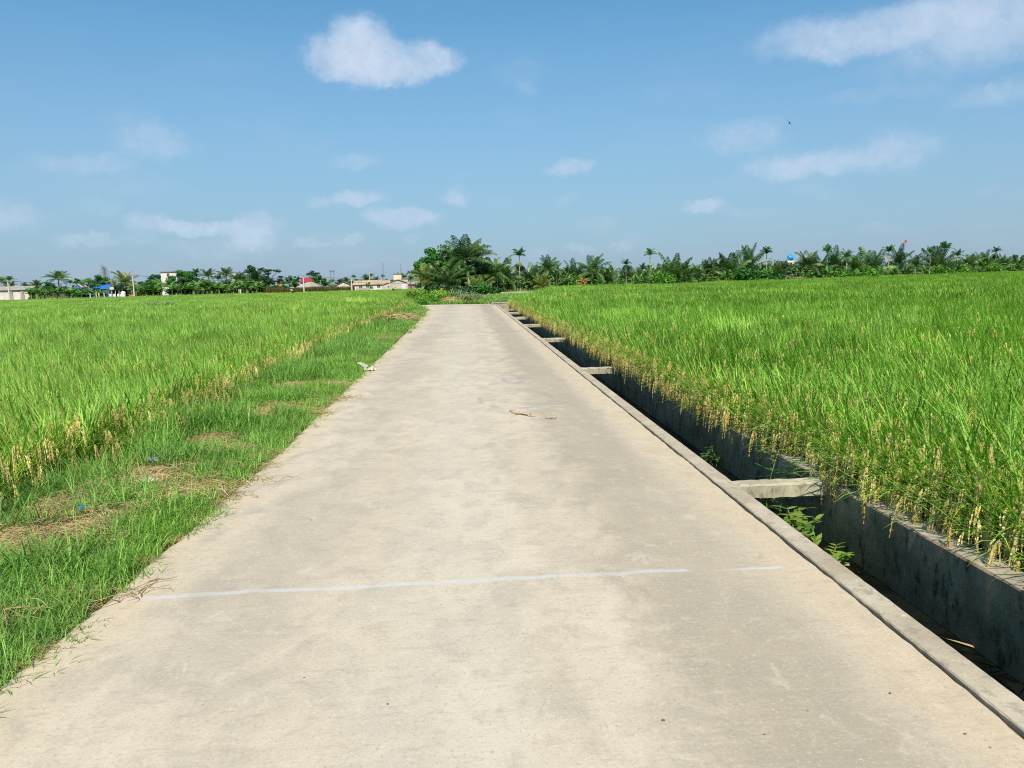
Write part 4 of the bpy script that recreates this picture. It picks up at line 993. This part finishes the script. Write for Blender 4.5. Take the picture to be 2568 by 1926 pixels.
# --- village trees on the left: (kind, px, top py, Y, description, width)
VG = 'trees of the village behind the left field'
VIL = [
 ('areca1',22,690,240,'dark areca palm above the low concrete shed',1),('tree2',-6,690,262,'bright tree cut by the left frame edge',1),('coco5',32,703,262,'small palm behind the low concrete shed',.9),('areca2',61,706,268,'far small palm right of the low concrete shed',1),('coco5',90,701,258,'far palm right of the low concrete shed',1),
 ('coco5',142,678,240,'bushy coconut palm over the banana row',1.2),('tree0',118,706,250,'low green tree left of the bushy coconut palm',1.2),('areca1',175,700,258,'thin far areca palm right of the bushy coconut palm',1),('tree3',190,697,262,'dark far tree left of the blue shed',1),
 ('tree2',222,695,246,'bright green tree over the blue shed',1.3),('tree0',245,688,250,'dark green tree over the blue shed',1.3),('casuarina',262,662,262,'tall wispy grey casuarina tree behind the blue shed',1),('tree1',278,700,262,'dark tree below the grey casuarina',1.2),
 ('cocoy2',306,676,243,'brownish ragged coconut palm beside the dark open shed',.9),('coco1',295,705,238,'dark drooping palm over the open shed',1),('tree1',318,703,256,'dark tree left of the second utility pole',1),('banana2',345,706,240,'tall banana plant right of the second utility pole',1.2),
 ('tree2',396,700,236,'light green round tree before the white block house',1.2),('tree1',388,687,275,'dark far tree left of the white block house',1.4),('tree0',452,676,240,'wide dark green tree right of the white block house',1.45),('tree1',475,679,246,'dark tree behind the wide dark green tree',1.3),
 ('areca3',491,672,246,'areca palm standing up right of the wide dark green tree',1),('coco5',527,672,248,'first ragged coconut palm right of the areca',1),('areca2',548,686,250,'short areca between the two ragged coconut palms',1),('coco5',571,669,246,'second ragged coconut palm left of the cream house',1),
 ('tree2',520,700,242,'light green tree below the first ragged coconut palm',1.2),('tree3',624,664,246,'tall pointed dense dark tree',1.15),('coco3',605,680,240,'palm at the left of the tall pointed tree',1),('coco2',640,672,242,'palm at the right of the tall pointed tree',1),('tree4',672,670,244,'sparse branchy tree with open crown',1.35),('tree1',660,690,240,'dark dense tree below the sparse branchy tree',1.2),
 ('tree1',703,697,262,'far round tree right of the sparse branchy tree',1.2),('tree0',728,690,255,'green tree left of the third utility pole',1),('tree3',742,692,258,'dark tree behind the third utility pole',1),('tree4',775,678,266,'flat topped open tree above the red roof',1.3),('tree0',800,688,250,'dark green tree right of the red roof',1.35),
 ('tree2',834,698,262,'light tree below the water tower',1.2),('tree1',852,700,262,'dark far tree right of the water tower',1),('tree2',926,706,236,'small green tree before the long tan house',1.0),('tree1',1030,690,262,'dark tree beside the pale tower house',1),
 ('coco5',1040,696,240,'grey green palm at the left edge of the big clump',1)]
for k, px, top, Y, d, wd in VIL: tree_at(k, px, top, Y, d, VG, wd)
for i, (px, top) in enumerate([(868, 694), (887, 688), (915, 686), (931, 685), (946, 692), (960, 687), (1018, 682), (1026, 678), (1042, 680), (1072, 700)]):
    tree_at(['coco5', 'areca1', 'coco3', 'areca3'][i % 4], px, top, 290+7*(i % 3), ['far palm on the skyline above the long tan house, %s' % w_ for w_ in ('at its left end', 'second from its left end', 'left of the pale post', 'right of the pale post', 'below the first thin mast', 'right of the first thin mast')][i] if i < 6 else ['slim far palm just right of the second thin mast', 'taller slim far palm right of the second thin mast', 'slim far palm above the blue tarp', 'far palm at the left fringe of the clump'][i-6], 'far palms on the skyline', .9)
for i, px in enumerate(range(855, 1000, 13)): tree_at(['tree1', 'tree0'][i % 2], px, 699+2*(i % 3), 300, 'dim far tree in the skyline row behind the long tan house', 'far trees behind the long tan house', 1.3)
wv = ['banana row right of the low concrete shed', 'bananas before the blue shed', 'bananas between the second pole and the white block house', 'bananas below the wide dark green tree', 'bananas below the ragged coconut palms', 'bananas below the tall pointed tree']
for r, (x0, x1, tp, n) in enumerate([(74, 172, 716, 9), (186, 262, 722, 5), (330, 400, 708, 5), (420, 500, 705, 7), (500, 590, 704, 8), (590, 672, 702, 8)]):
    for i in range(n):
        px = x0+(x1-x0)*(i+.5)/n; wz = ['leftmost plant', 'second plant', 'third plant', 'fourth plant', 'fifth plant', 'sixth plant', 'seventh plant', 'eighth plant', 'ninth plant'][i]
        tree_at('banana%d' % rnd.randrange(4), px, tp+rnd.uniform(-5, 8), 232+rnd.uniform(-2, 4), wz+' of the '+wv[r], 'banana plants before the village', 1.15)
# low shrubs filling the village edge, each named by what it stands before
for i, (px, d) in enumerate([(200, 'the blue wall'), (240, 'the blue shed roof'), (375, 'the light green round tree'), (690, 'the low pale wall'), (715, 'the red tiled hut'), (440, 'the wide dark green tree'), (560, 'the short areca'), (650, 'the palm right of the pointed tree')]):
    tree_at(['bush7', 'bush1'][i % 2], px, hor(px)-2-rnd.uniform(0, 8), 234, 'low dark shrub in front of '+d, 'low shrubs before the village', 1.5)

for i in range(26):
    px = 70+i*24+rnd.uniform(-6, 6)
    d = min((abs(px-q[1]), q[4]) for q in VIL)[1]
    tree_at(['tree1', 'tree0', 'tree3', 'coco3'][i % 4], px, hor(px)-rnd.uniform(14, 26), 268+rnd.uniform(-4, 6), 'dim background tree behind the '+d, 'background trees of the village', 1.35)

tree_at('tree1', 1968, 661, grove_Y(1968, 4), 'dark tree at the left below the blue tank', GR, 1.2)
tree_at('tree0', 1990, 662, grove_Y(1990, 4), 'dark green tree at the right below the blue tank', GR, 1.2)
# ------------------------------------------------------------------ village buildings (px positions at a given distance)
def pxw(n, Y): return n*Y/FPX
def house(name, label, cat, px0, px1, eave_py, base_z, Y, depth, wallm, roofm, ridge=1.2, gable='side', over=.35, wins=(), door=None, rz=0, group=None):
    """pitched roof; gable 'side' = ridge along the facade, 'front' = gable towards the field, 'flat' = slab roof"""
    pc = (px0+px1)/2; q = on_y(pc, eave_py, Y); w_ = pxw(px1-px0, Y); h = q.z-base_z
    t_ = thing(name, label, cat, (q.x, Y+depth/2, base_z), rz, group)
    b = MB(); x0, y0 = w_/2, depth/2
    if gable == 'front':
        b.add([(-x0, -y0, 0), (x0, -y0, 0), (x0, -y0, h), (0, -y0, h+ridge), (-x0, -y0, h), (-x0, y0, 0), (x0, y0, 0), (x0, y0, h), (0, y0, h+ridge), (-x0, y0, h)],
              [(0, 1, 2, 3, 4), (9, 8, 7, 6, 5), (1, 6, 7, 2), (5, 0, 4, 9)])
    elif gable == 'side':
        b.add([(-x0, -y0, 0), (x0, -y0, 0), (x0, -y0, h), (-x0, -y0, h), (-x0, y0, 0), (x0, y0, 0), (x0, y0, h), (-x0, y0, h), (-x0, 0, h+ridge), (x0, 0, h+ridge)],
              [(0, 1, 2, 3), (5, 4, 7, 6), (1, 5, 6, 9, 2), (4, 0, 3, 8, 7)])
    else: b.box((0, 0, h/2), (w_, depth, h))
    b.build('wall', wallm, t_)
    r = MB()
    if gable == 'flat': r.box((0, 0, h+.12), (w_+over*2, depth+over*2, .24))
    else:
        X, Yh = (y0+over, x0+over) if gable == 'front' else (x0+over, y0+over); sl = ridge/(x0 if gable == 'front' else y0); th = .10
        for sg in (-1, 1):
            pr = [(0, h+ridge+.02), (sg*Yh, h-over*sl+.02), (sg*Yh, h-over*sl+.02+th), (0, h+ridge+.02+th)]
            vs = []
            for e in (-X, X):
                for a, z in pr: vs.append((a, e, z) if gable == 'front' else (e, a, z))
            r.add(vs, [(0, 1, 2, 3), (7, 6, 5, 4), (0, 4, 5, 1), (1, 5, 6, 2), (2, 6, 7, 3), (3, 7, 4, 0)])
    r.build('roof', roofm, t_)
    for (u, z, ww, hh) in wins:
        f = MB(); fw = .07
        for (cx, cz, a, b_) in ((0, hh/2, ww, fw), (0, -hh/2, ww, fw), (-ww/2, 0, fw, hh), (ww/2, 0, fw, hh), (0, 0, fw, hh)): f.box((u*w_/2+cx, -y0-.03, z+cz), (a, .08, b_))
        fo = f.build('window', PALEW, t_); g = MB(); g.box((u*w_/2, -y0-.008, z), (ww, .02, hh)); g.build('pane', DARK, fo)
    if door:
        u, ww, hh, dm = door; g = MB(); g.box((u*w_/2, -y0-.03, hh/2), (ww, .06, hh)); do = g.build('door', dm, t_)
        k = MB(); k.box((u*w_/2+ww*.35, -y0-.09, hh*.48), (.06, .07, .14)); k.build('handle', METAL, do)
    return t_
GZ = -.40
sh = house('concrete_shed', 'long low pale concrete shed with dark pilasters at the left frame edge', 'shed', -70, 68, 727.5, GZ, 236, 6, PALEW, GREYR, .9, 'side', .5, [(-.2, 2.0, 1.0, .5), (.78, 1.2, .9, .5)])
for u in (29, 57):
    q = on_y(u, 735, 236); b = MB(); b.box((q.x-sh.location.x, -3.12, 1.3), (.8, .25, 2.6)); b.build('pilaster', GREYR, sh)
house('blue_hut', 'small hut of blue sheets with a white gable top', 'hut', 188, 204, 720, GZ, 243, 4, BLUER, WHITEW, .9, 'front', .2, door=(.2, .9, 1.9, DARK))
house('blue_shed', 'long low shed with a blue sheet roof half hidden by trees', 'shed', 220, 290, 724, GZ, 246, 7, BLUER, BLUER, 1.4, 'side', .5, [(-.6, 1.4, 1.2, .9), (.3, 1.4, 1.2, .9)], door=(-.2, 1.1, 2.0, DARK))
house('white_gabled_house', 'small white gabled house rising above the blue shed roof', 'house', 252, 274, 714, GZ, 257, 5, WHITEW, REDR, 1.2, 'front', .3, [(.0, 3.4, .9, .7)])
# open shed: posts, roof, dark back wall, sacks
q = on_y(291, 727, 236); t_ = thing('open_shed', 'dark open fronted shed with pale posts and small roof box', 'shed', (q.x, 237, GZ)); hz = q.z-GZ
b = MB(); b.box((0, 0, hz), (4.6, 3.4, .16)); b.build('roof', DARK, t_)
b = MB(); b.box((0, 1.5, hz/2), (4.2, .12, hz-.2)); b.build('back_wall', DARK, t_)
for ux in (-2.1, -1.05, 0, 1.05, 2.1): b = MB(); b.box((ux, -1.5, hz/2-.06), (.13, .13, hz-.12)); b.build('post', PALEW, t_)
b = MB(); b.box((-1.5, .2, hz+.62), (1.1, 1.1, 1.0)); b.box((-1.5, .2, hz+1.18), (1.5, 1.5, .10)); b.build('roof_box', CREAMW, t_)
for i, (u, d) in enumerate([(-1.6, 'leftmost'), (-.4, 'second'), (.7, 'third'), (1.6, 'rightmost')]):
    b = MB(); n = 8; vs = []
    for k, (zz, r) in enumerate(((0, .30), (.2, .40), (.6, .38), (.9, .26), (1.0, .10))):
        for a in range(n): vs.append((r*math.cos(a*6.283/n), r*.8*math.sin(a*6.283/n), zz))
    b.add(vs, [(k*n+a, k*n+(a+1) % n, (k+1)*n+(a+1) % n, (k+1)*n+a) for k in range(4) for a in range(n)]+[tuple(range(4*n, 5*n))])
    tag(lay(b.build('sack', WHITESH), q.x+u, 235.6, GZ, i), d+' white sack standing in the dark open shed', 'sack', 'white sacks in the open shed')
tk = on_y(309, 735, 234); b = MB(); b.tube([(0, 0, 0), (0, 0, .1), (0, 0, 1.4), (0, 0, 1.6), (0, 0, 1.7)], [.6, .66, .66, .45, .2], 12)
tag(lay(b.build('white_tank', WHITESH), tk.x, 234, GZ), 'round white tank at the right of the dark open shed', 'tank')
tp = on_y(330, 740, 226); b = crumple(12, 1.25, .9, .75); tag(lay(b.build('orange_tarp', ORANGEP), tp.x, 226, GZ), 'orange tarp heap at the foot of the second utility pole', 'tarp')
house('white_block_house', 'tall plain white block house with dark flat roof slab above the trees', 'house', 404, 442, 683, GZ, 262, 8, WHITEW, BROWNR, 0, 'flat', .25, [(-.1, 6.6, .9, 1.1)])
house('cream_house', 'cream house top with low roof showing between the palms', 'house', 582, 601, 691, GZ, 262, 6, CREAMW, TANR, .5, 'side', .3, [(.1, 4.4, .9, .8)])
b = MB(); p0, p1 = on_y(666, 721, 238), on_y(738, 720, 238)
for i in range(8):
    a = p0.lerp(p1, i/8); c = p0.lerp(p1, (i+1)/8); m_ = (a+c)/2; b.box((m_.x, 238, (m_.z+GZ)/2+.05*(i % 2)), ((c.x-a.x)-.02, .2, m_.z-GZ))
tag(b.build('low_wall', PALEW), 'low pale wall with uneven top left of the thatched hut', 'wall')
house('red_tiled_hut', 'small hut with an orange red tiled roof behind the low pale wall', 'hut', 693, 704, 719, GZ, 244, 3, CREAMW, plain('orange_red_tile', (.40, .12, .06), .8, .25, 1), .8, 'side', .3, [(0, 1.2, .5, .6)])
house('red_roofed_house', 'cream house with a bright red sheet roof behind the thatched hut', 'house', 757, 786, 707, GZ, 252, 6, CREAMW, REDR, 1.15, 'side', .4, [(.75, 2.3, .8, .9)], rz=-.18)
# thatched hut with a hipped roof on posts
q = on_y(773, 719, 236); t_ = thing('thatched_hut', 'wide grey thatched hut with a hipped roof on posts', 'hut', (q.x, 239, GZ)); ez = q.z-GZ; top = on_y(771, 707.5, 236).z-GZ
W2 = pxw(60, 236)/2; b = MB()
b.add([(-W2, -3, ez), (W2, -3, ez), (W2, 3, ez), (-W2, 3, ez), (-.8, 0, top), (.8, 0, top), (-W2, -3, ez-.18), (W2, -3, ez-.18), (W2, 3, ez-.18), (-W2, 3, ez-.18)], [(0, 1, 5, 4), (1, 2, 5), (2, 3, 4, 5), (3, 0, 4), (6, 7, 1, 0), (7, 8, 2, 1), (8, 9, 3, 2), (9, 6, 0, 3), (9, 8, 7, 6)])
b.build('roof', GREYR, t_); b = MB(); b.box((0, 2, ez/2-.1), (W2*1.7, .15, ez-.2)); b.build('back_wall', DARK, t_)
for ux in (-.85, -.3, .3, .85): b = MB(); b.box((ux*W2, -2.6, ez/2-.1), (.16, .16, ez-.2)); b.build('post', PALEW, t_)
house('gabled_hut', 'hut with a pale front gable and brown tiled roof right of the thatched hut', 'hut', 834, 879, 717.5, GZ, 238, 9, PALEW, BROWNR, 1.35, 'front', .35, [(-.2, 1.1, .8, .7)], rz=.12)
house('long_tan_house', 'long low house with weathered tan roof and pale wall', 'house', 888, 972, 713, GZ, 244, 8, PALEW, TANR, 1.15, 'side', .4, [(-.6, 1.2, 1.0, .8), (-.1, 1.2, 1.0, .8), (.45, 1.2, 1.0, .8)], door=(.75, 1.0, 2.0, DARK))
house('gabled_house', 'pale house with broad front gable and a white lilac sheet for its door', 'house', 958, 1036, 714, GZ, 236, 9, plain('tan_wall_plaster', (.50, .44, .35), .85, .15, .7), TANR, 1.5, 'front', .3, [(-.55, 1.0, .7, .6)], door=(.40, 1.45, 1.75, LILAC))
house('pale_tower_house', 'narrow pale two storey house rising behind the broad gable', 'house', 987, 1006, 688, GZ, 262, 5, CREAMW, BROWNR, 0, 'flat', .12, [(.1, 5.4, .6, .8)])
house('flat_house', 'low pale flat roofed house right of the pale tower house', 'house', 1006, 1026, 700.5, GZ, 264, 5, PALEW, GREYR, 0, 'flat', .1, [(.2, 3.6, .8, .6)])
q = on_y(1029, 697, 240); b = crumple(21, 1.1, .8, .4); o = lay(b.build('blue_tarp', plain('blue_tarp_cloth', (.10, .30, .42), .6, .2, 3)), q.x, 240, on_y(1029, 705, 240).z, .3); o.rotation_euler = (.9, .2, .3); tag(o, 'blue tarp hanging over the brown shack at the left of the big clump', 'tarp')
house('brown_shack', 'brown and tan plank shack between the broad gable and the big clump', 'shack', 1024, 1044, 712, GZ, 232, 4, plain('tan_planks', (.46, .32, .18), .85, .4, 1.6), GREYR, .6, 'side', .4, [(.4, 1.2, .7, .8)], door=(-.3, .8, 1.8, BROWNR))
house('grey_roofed_shed', 'shed with pale grey roof touching the left fringe of the clump', 'shed', 1046, 1076, 712, GZ, 222, 5, BROWNR, GREYR, .8, 'side', .4, [(-.3, 1.3, .8, .7)])
q = on_y(1052, 725, 214); b = crumple(31, 1.7, 1.2, 1.35); tag(lay(b.build('white_heap', WHITESH), q.x, 214, GZ), 'heap under white sheets before the grey roofed shed', 'heap')
b = MB(); p0, p1 = on_y(925, 718, 226), on_y(897, 719, 226); b.box(((p0.x+p1.x)/2, 226, .1), (abs(p0.x-p1.x), .18, 1.0)); b.box((p1.x-.3, 226, .25), (.3, .3, 1.3)); b.box((p0.x+.2, 226, .25), (.3, .3, 1.3))
tag(b.build('low_wall', GREYW), 'low grey wall before the small green tree and long tan house', 'wall')
# reeds between the huts and the field: one hedge-like mass
rr = random.Random(5); b = MB()
for i in range(3600):
    px = rr.uniform(668, 886); q = on_y(px, 728, 226+rr.uniform(-1.5, 1.5)); h = (on_y(px, 717.5-(1.5 if px > 780 else -2), 226).z-GZ)*rr.uniform(.75, 1.08)
    b.blade((q.x, q.y, GZ), rr.uniform(0, 6.28), 1.5-abs(rr.gauss(0, .18)), rr.uniform(0, .5), h, .10, 2, 0, rr.random())
tag(b.build('reeds', REED), 'brownish green reed belt in front of the huts', 'reeds', kind='stuff')
# ------------------------------------------------------------------ poles, cables, masts, water tank
def pole(px, py, Y, label, arm=True, r=.16):
    q = on_y(px, py, Y); gz = zground(q.x, Y); h = q.z-gz; t_ = thing('utility_pole', label, 'utility pole', (q.x, Y, gz), 0, 'concrete utility poles')
    b = MB(); b.tube([(0, 0, -.2), (0, 0, h*.5), (0, 0, h)], [r*1.25, r, r*.75], 8); b.build('shaft', CONCP, t_)
    if arm:
        b = MB(); b.box((0, -.16, h-.25), (1.5, .12, .12)); b.build('crossarm', METAL, t_)
        for ux in (-.65, 0, .65): b = MB(); b.tube([(ux, -.16, h-.19), (ux, -.16, h-.1), (ux, -.16, h+.02)], [.06, .075, .04], 6); b.build('insulator', GREYP, t_)
    return Vector((q.x, Y, gz+h))
pA = pole(19, 702, 178, 'leaning pale utility pole in front of the low concrete shed'); pB = pole(332, 688, 204, 'pale utility pole beside the orange tarp'); pC = pole(760, 689, 206, 'pale utility pole in front of the thatched hut')
pD = pole(881, 700, 224, 'short bare white post left of the long tan house', False, .2); pE = pole(977, 699, 224, 'short bare white post before the broad gable', False, .2)
pF = on_y(1160, 694, 235)
pG = pole(926, 679, 262, 'slim white pole behind the far palms', True, .13)
def cable(a, b_, sag, label, dz=0.):
    b = MB(); n = 18; pts = [a.lerp(b_, i/n)+Vector((0, 0, -sag*4*(i/n)*(1-i/n)+dz)) for i in range(n+1)]; b.tube(pts, .035, 4)
    tag(b.build('power_cable', WIRE), label, 'power cable')
pZ = on_y(-320, 706, 160)
cable(pZ, pA, .6, 'power cable running off the left frame edge from the first pole', -.12)
cable(pA, pB, 1.3, 'power cable between the first and second utility poles', -.12)
cable(pB, pC, 1.4, 'power cable between the second pole and the one before the thatched hut', -.12)
cable(pC, pF, 1.1, 'upper power cable running right from the pole before the thatched hut', -.1)
cable(pC, pF, 1.5, 'lower power cable running right from the pole before the thatched hut', -.6)
def mast(px, top, Y, label, lattice=True):
    q = on_y(px, top, Y); h = q.z-GZ; b = MB(); t_ = thing('radio_mast', label, 'mast', (q.x, Y, GZ))
    for k in range(3): a = k*2.094; b.tube([(.28*math.cos(a), .28*math.sin(a), 0), (.16*math.cos(a), .16*math.sin(a), h*.96)], .045, 4)
    n = 16
    for i in range(n):
        for k in range(3):
            a0, a1 = k*2.094, (k+1)*2.094; r0 = .28-.12*i/n; b.tube([(r0*math.cos(a0), r0*math.sin(a0), h*.96*i/n), (r0*math.cos(a1), r0*math.sin(a1), h*.96*(i+1)/n)], .025, 3)
    b.build('lattice', METAL, t_); b = MB(); b.tube([(0, 0, h*.94), (0, 0, h)], [.05, .03], 5); b.build('antenna', METAL, t_)
mast(960, 657, 290, 'thin pale radio mast on the skyline'); mast(1004, 659, 280, 'thin dark radio mast behind the pale tower house')
q = on_y(832, 677, 275); h = q.z-GZ; t_ = thing('water_tower', 'slim water tower with a flat disc top on thin legs', 'water tower', (q.x, 275, GZ))
b = MB(); b.tube([(0, 0, h-.5), (0, 0, h-.35), (0, 0, h-.1), (0, 0, h)], [.6, 1.0, 1.0, .3], 12); b.build('tank', METAL, t_)
for k in range(4): a = k*1.571+.7; b = MB(); b.tube([(1.1*math.cos(a), 1.1*math.sin(a), 0), (.75*math.cos(a), .75*math.sin(a), h-.4)], .07, 5); b.build('leg', METAL, t_)
b = MB()
for z in (.3, .55, .8):
    for k in range(4): a, c = k*1.571+.7, (k+1)*1.571+.7; r = 1.1-.35*z; b.tube([(r*math.cos(a), r*math.sin(a), h*z), (r*math.cos(c), r*math.sin(c), h*z)], .04, 4)
b.build('brace', METAL, t_)
# blue tank on a white roof behind the grove
Yk = grove_Y(1982, 26); q = on_y(1982, 657, Yk)
house('white_roof_house', 'white flat roofed house mostly hidden behind the palms under the blue tank', 'house', 1972, 1989, 657, -.02, Yk-2.5, 5, WHITEW, WHITEW, 0, 'flat', .1, [(0, 3.2, 1.0, 1.0)])
rz_ = q.z+.26; t_ = thing('water_tank', 'bright blue round water tank on the white roof among the palms', 'water tank', (q.x, Yk, rz_)); r = pxw(7.2, Yk)
b = MB(); n = 9
b.tube([(-r*1.05+2.1*r*i/n, 0, r*1.05) for i in range(n+1)], [r*.35, r*.82, r*.97, r, r*.96, r*.96, r, r*.97, r*.82, r*.35], 16); b.build('tank', plain('blue_tank', (.02, .32, .62), .35, .08, 1), t_, True)
b = MB(); b.tube([(0, 0, r*1.95), (0, 0, r*2.15)], [r*.28, r*.26], 10); b.build('lid', BLUEP, t_)
for ux in (-.55, .55): b = MB(); b.box((ux*r, 0, r*.10), (r*.2, r*1.4, r*.2)); b.build('cradle', METAL, t_)
# pale fence posts of the village edge
for i, (px, d) in enumerate([(227, 'leftmost'), (249, 'second'), (262, 'third from the left'), (242, 'shortest')]):
    q = on_y(px, 745, 222); b = MB(); b.box((0, 0, .65), (.22, .22, 1.5)); b.box((0, 0, 1.42), (.28, .28, .06)); tag(lay(b.build('fence_post', CREAMW), q.x, 222, GZ), d+' pale fence post at the edge of the blue shed yard', 'fence post', 'pale fence posts of the yard')
for px, py, d in [(173, 750, 'pinkish white scrap on a stick in the left rice before the banana row'), (347, 750, 'white scrap on a stick in the left rice right of the second pole'), (767, 735, 'white scrap on a stick in the rice below the thatched hut')]:
    q = on_y(px, py, 170); gz = zground(q.x, 170); t_ = thing('field_marker', d, 'marker', (q.x, 170, gz), rnd.random(), 'white scraps on sticks in the rice')
    b = MB(); b.tube([(0, 0, 0), (0, 0, q.z-gz)], .02, 4); b.build('stick', PBARK, t_); b = crumple(int(px), .5, .4, .3); b.v = [(x, z-.1, y) for x, y, z in b.v]; so_ = b.build('scrap', WHITESH, t_); so_.location = (0, -.05, q.z-gz)
# ------------------------------------------------------------------ people bending in the far rice
def skinned(name, mat_, joints, edges, parent, root=0):
    me = bpy.data.meshes.new(name); me.from_pydata([j[:3] for j in joints], edges, []); me.materials.append(mat_)
    o = bpy.data.objects.new(name, me); COL.objects.link(o); o.parent = parent
    o.modifiers.new('skin', 'SKIN'); sv = me.skin_vertices[0].data
    for i, j in enumerate(joints): sv[i].radius = (j[3], j[3]); sv[i].use_root = i == root
    sb = o.modifiers.new('smooth', 'SUBSURF'); sb.levels = 1; sb.render_levels = 1
    return o
def person(px, Y, label, shirt, hat, rz):
    q = on_y(px, hor(px), Y); gz = zground(q.x, Y); t_ = thing('person', label, 'person', (q.x, Y, gz), rz)
    J = [(0, 0, .90, .13), (.14, 0, 1.02, .13), (.33, 0, 1.12, .14), (.42, 0, 1.16, .06), (.50, 0, 1.18, .085), (.58, 0, 1.16, .08),
         (.34, .19, 1.08, .055), (.38, .24, .82, .042), (.46, .20, .58, .034), (.50, .19, .50, .03), (.34, -.19, 1.08, .055), (.40, -.24, .84, .042), (.50, -.18, .62, .034), (.54, -.17, .54, .03),
         (0, .10, .86, .095), (.06, .11, .47, .06), (-.02, .11, .07, .042), (.10, .11, .03, .035), (0, -.10, .86, .095), (.03, -.12, .47, .06), (-.08, -.12, .07, .042), (.04, -.12, .03, .035)]
    E_ = [(0, 1), (1, 2), (2, 3), (3, 4), (4, 5), (2, 6), (6, 7), (7, 8), (8, 9), (2, 10), (10, 11), (11, 12), (12, 13), (0, 14), (14, 15), (15, 16), (16, 17), (0, 18), (18, 19), (19, 20), (20, 21)]
    skinned('body', SKIN, J, E_, t_)
    g = lambda ids, k: [(J[i][0], J[i][1], J[i][2], J[i][3]*k) for i in ids]
    skinned('shirt', shirt, g([0, 1, 2, 6, 7, 10, 11], 1.22), [(0, 1), (1, 2), (2, 3), (3, 4), (2, 5), (5, 6)], t_)
    skinned('trousers', DARKCL, g([0, 14, 15, 16, 18, 19, 20], 1.24), [(0, 1), (1, 2), (2, 3), (0, 4), (4, 5), (5, 6)], t_)
    b = MB()
    if hat: b.tube([(.50, 0, 1.22), (.48, 0, 1.27), (.46, 0, 1.40)], [.23, .16, .02], 12); b.build('hat', HATM, t_)
    else: b.tube([(.44, 0, 1.20), (.48, 0, 1.24), (.53, 0, 1.23), (.56, 0, 1.2)], [.05, .085, .08, .03], 8); b.build('hair', DARKCL, t_)
person(734, 172, 'person in a blue grey shirt and pale hat bending in the far rice', BLUESH, True, 2.6)
person(985, 166, 'person in a white shirt bending in the far rice below the broad gable', WHITESH, False, .4)
# ------------------------------------------------------------------ bird and kite in the sky
q = on_y(1979, 308, 46); b = MB(); s = .30
b.tube([(0, .32*s, 0), (0, .26*s, .01), (0, .05*s, .02), (0, -.25*s, .01), (0, -.42*s, 0)], [.012, .028, .036, .024, .006], 7)
for sg in (-1, 1):
    n = 6; vs = []
    for i in range(n+1):
        k = i/n; x = sg*(.02+.30*k); yy = .06*s+.10*s*math.sin(k*2.6)-.34*s*k*k; ch_ = .085*(1-k)**.7+.008; z = .03*math.sin(k*2.2)
        vs += [(x, yy+ch_*.4, z), (x, yy-ch_*.6, z), (x, yy-ch_*.1, z+.008)]
    b.add(vs, [(3*i+a, 3*i+c, 3*i+3+c, 3*i+3+a) for i in range(n) for a, c in ((0, 1), (1, 2), (2, 0))])
    b.add([(0, -.38*s, .004), (sg*.02, -.40*s, 0), (sg*.065, -.72*s, 0), (sg*.012, -.5*s, .003)], [(0, 1, 2, 3)])
o = tag(lay(b.build('bird', BIRDM), q.x, q.y, q.z), 'small dark swallow gliding in the sky above the palm grove', 'bird'); o.rotation_euler = (1.0, .62, .5)
Yk = 175; q = on_y(2272, 605, Yk); t_ = thing('kite', 'small red kite flying above the right part of the palm grove', 'kite', tuple(q)); b = MB()
vs = [(0, .0, .48), (.40, .10, .06), (0, .04, -.46), (-.40, .10, .06), (0, -.06, .06)]; b.add(vs+[(x, y+.015, z) for x, y, z in vs], [(0, 1, 4), (1, 2, 4), (2, 3, 4), (3, 0, 4), (6, 5, 9), (7, 6, 9), (8, 7, 9), (5, 8, 9)]); b.build('sail', REDK, t_)
b = MB(); b.tube([(0, -.08, .48), (0, -.08, -.46)], .012, 4); b.tube([(-.4, .08, .06), (0, -.08, .06), (.4, .08, .06)], .012, 4); b.build('spar', PBARK, t_)
b = MB(); b.tube([(0, .04, -.46), (.06, .05, -.7), (-.04, .05, -.95), (.04, .05, -1.2)], .012, 4); b.build('tail', REDK, t_)
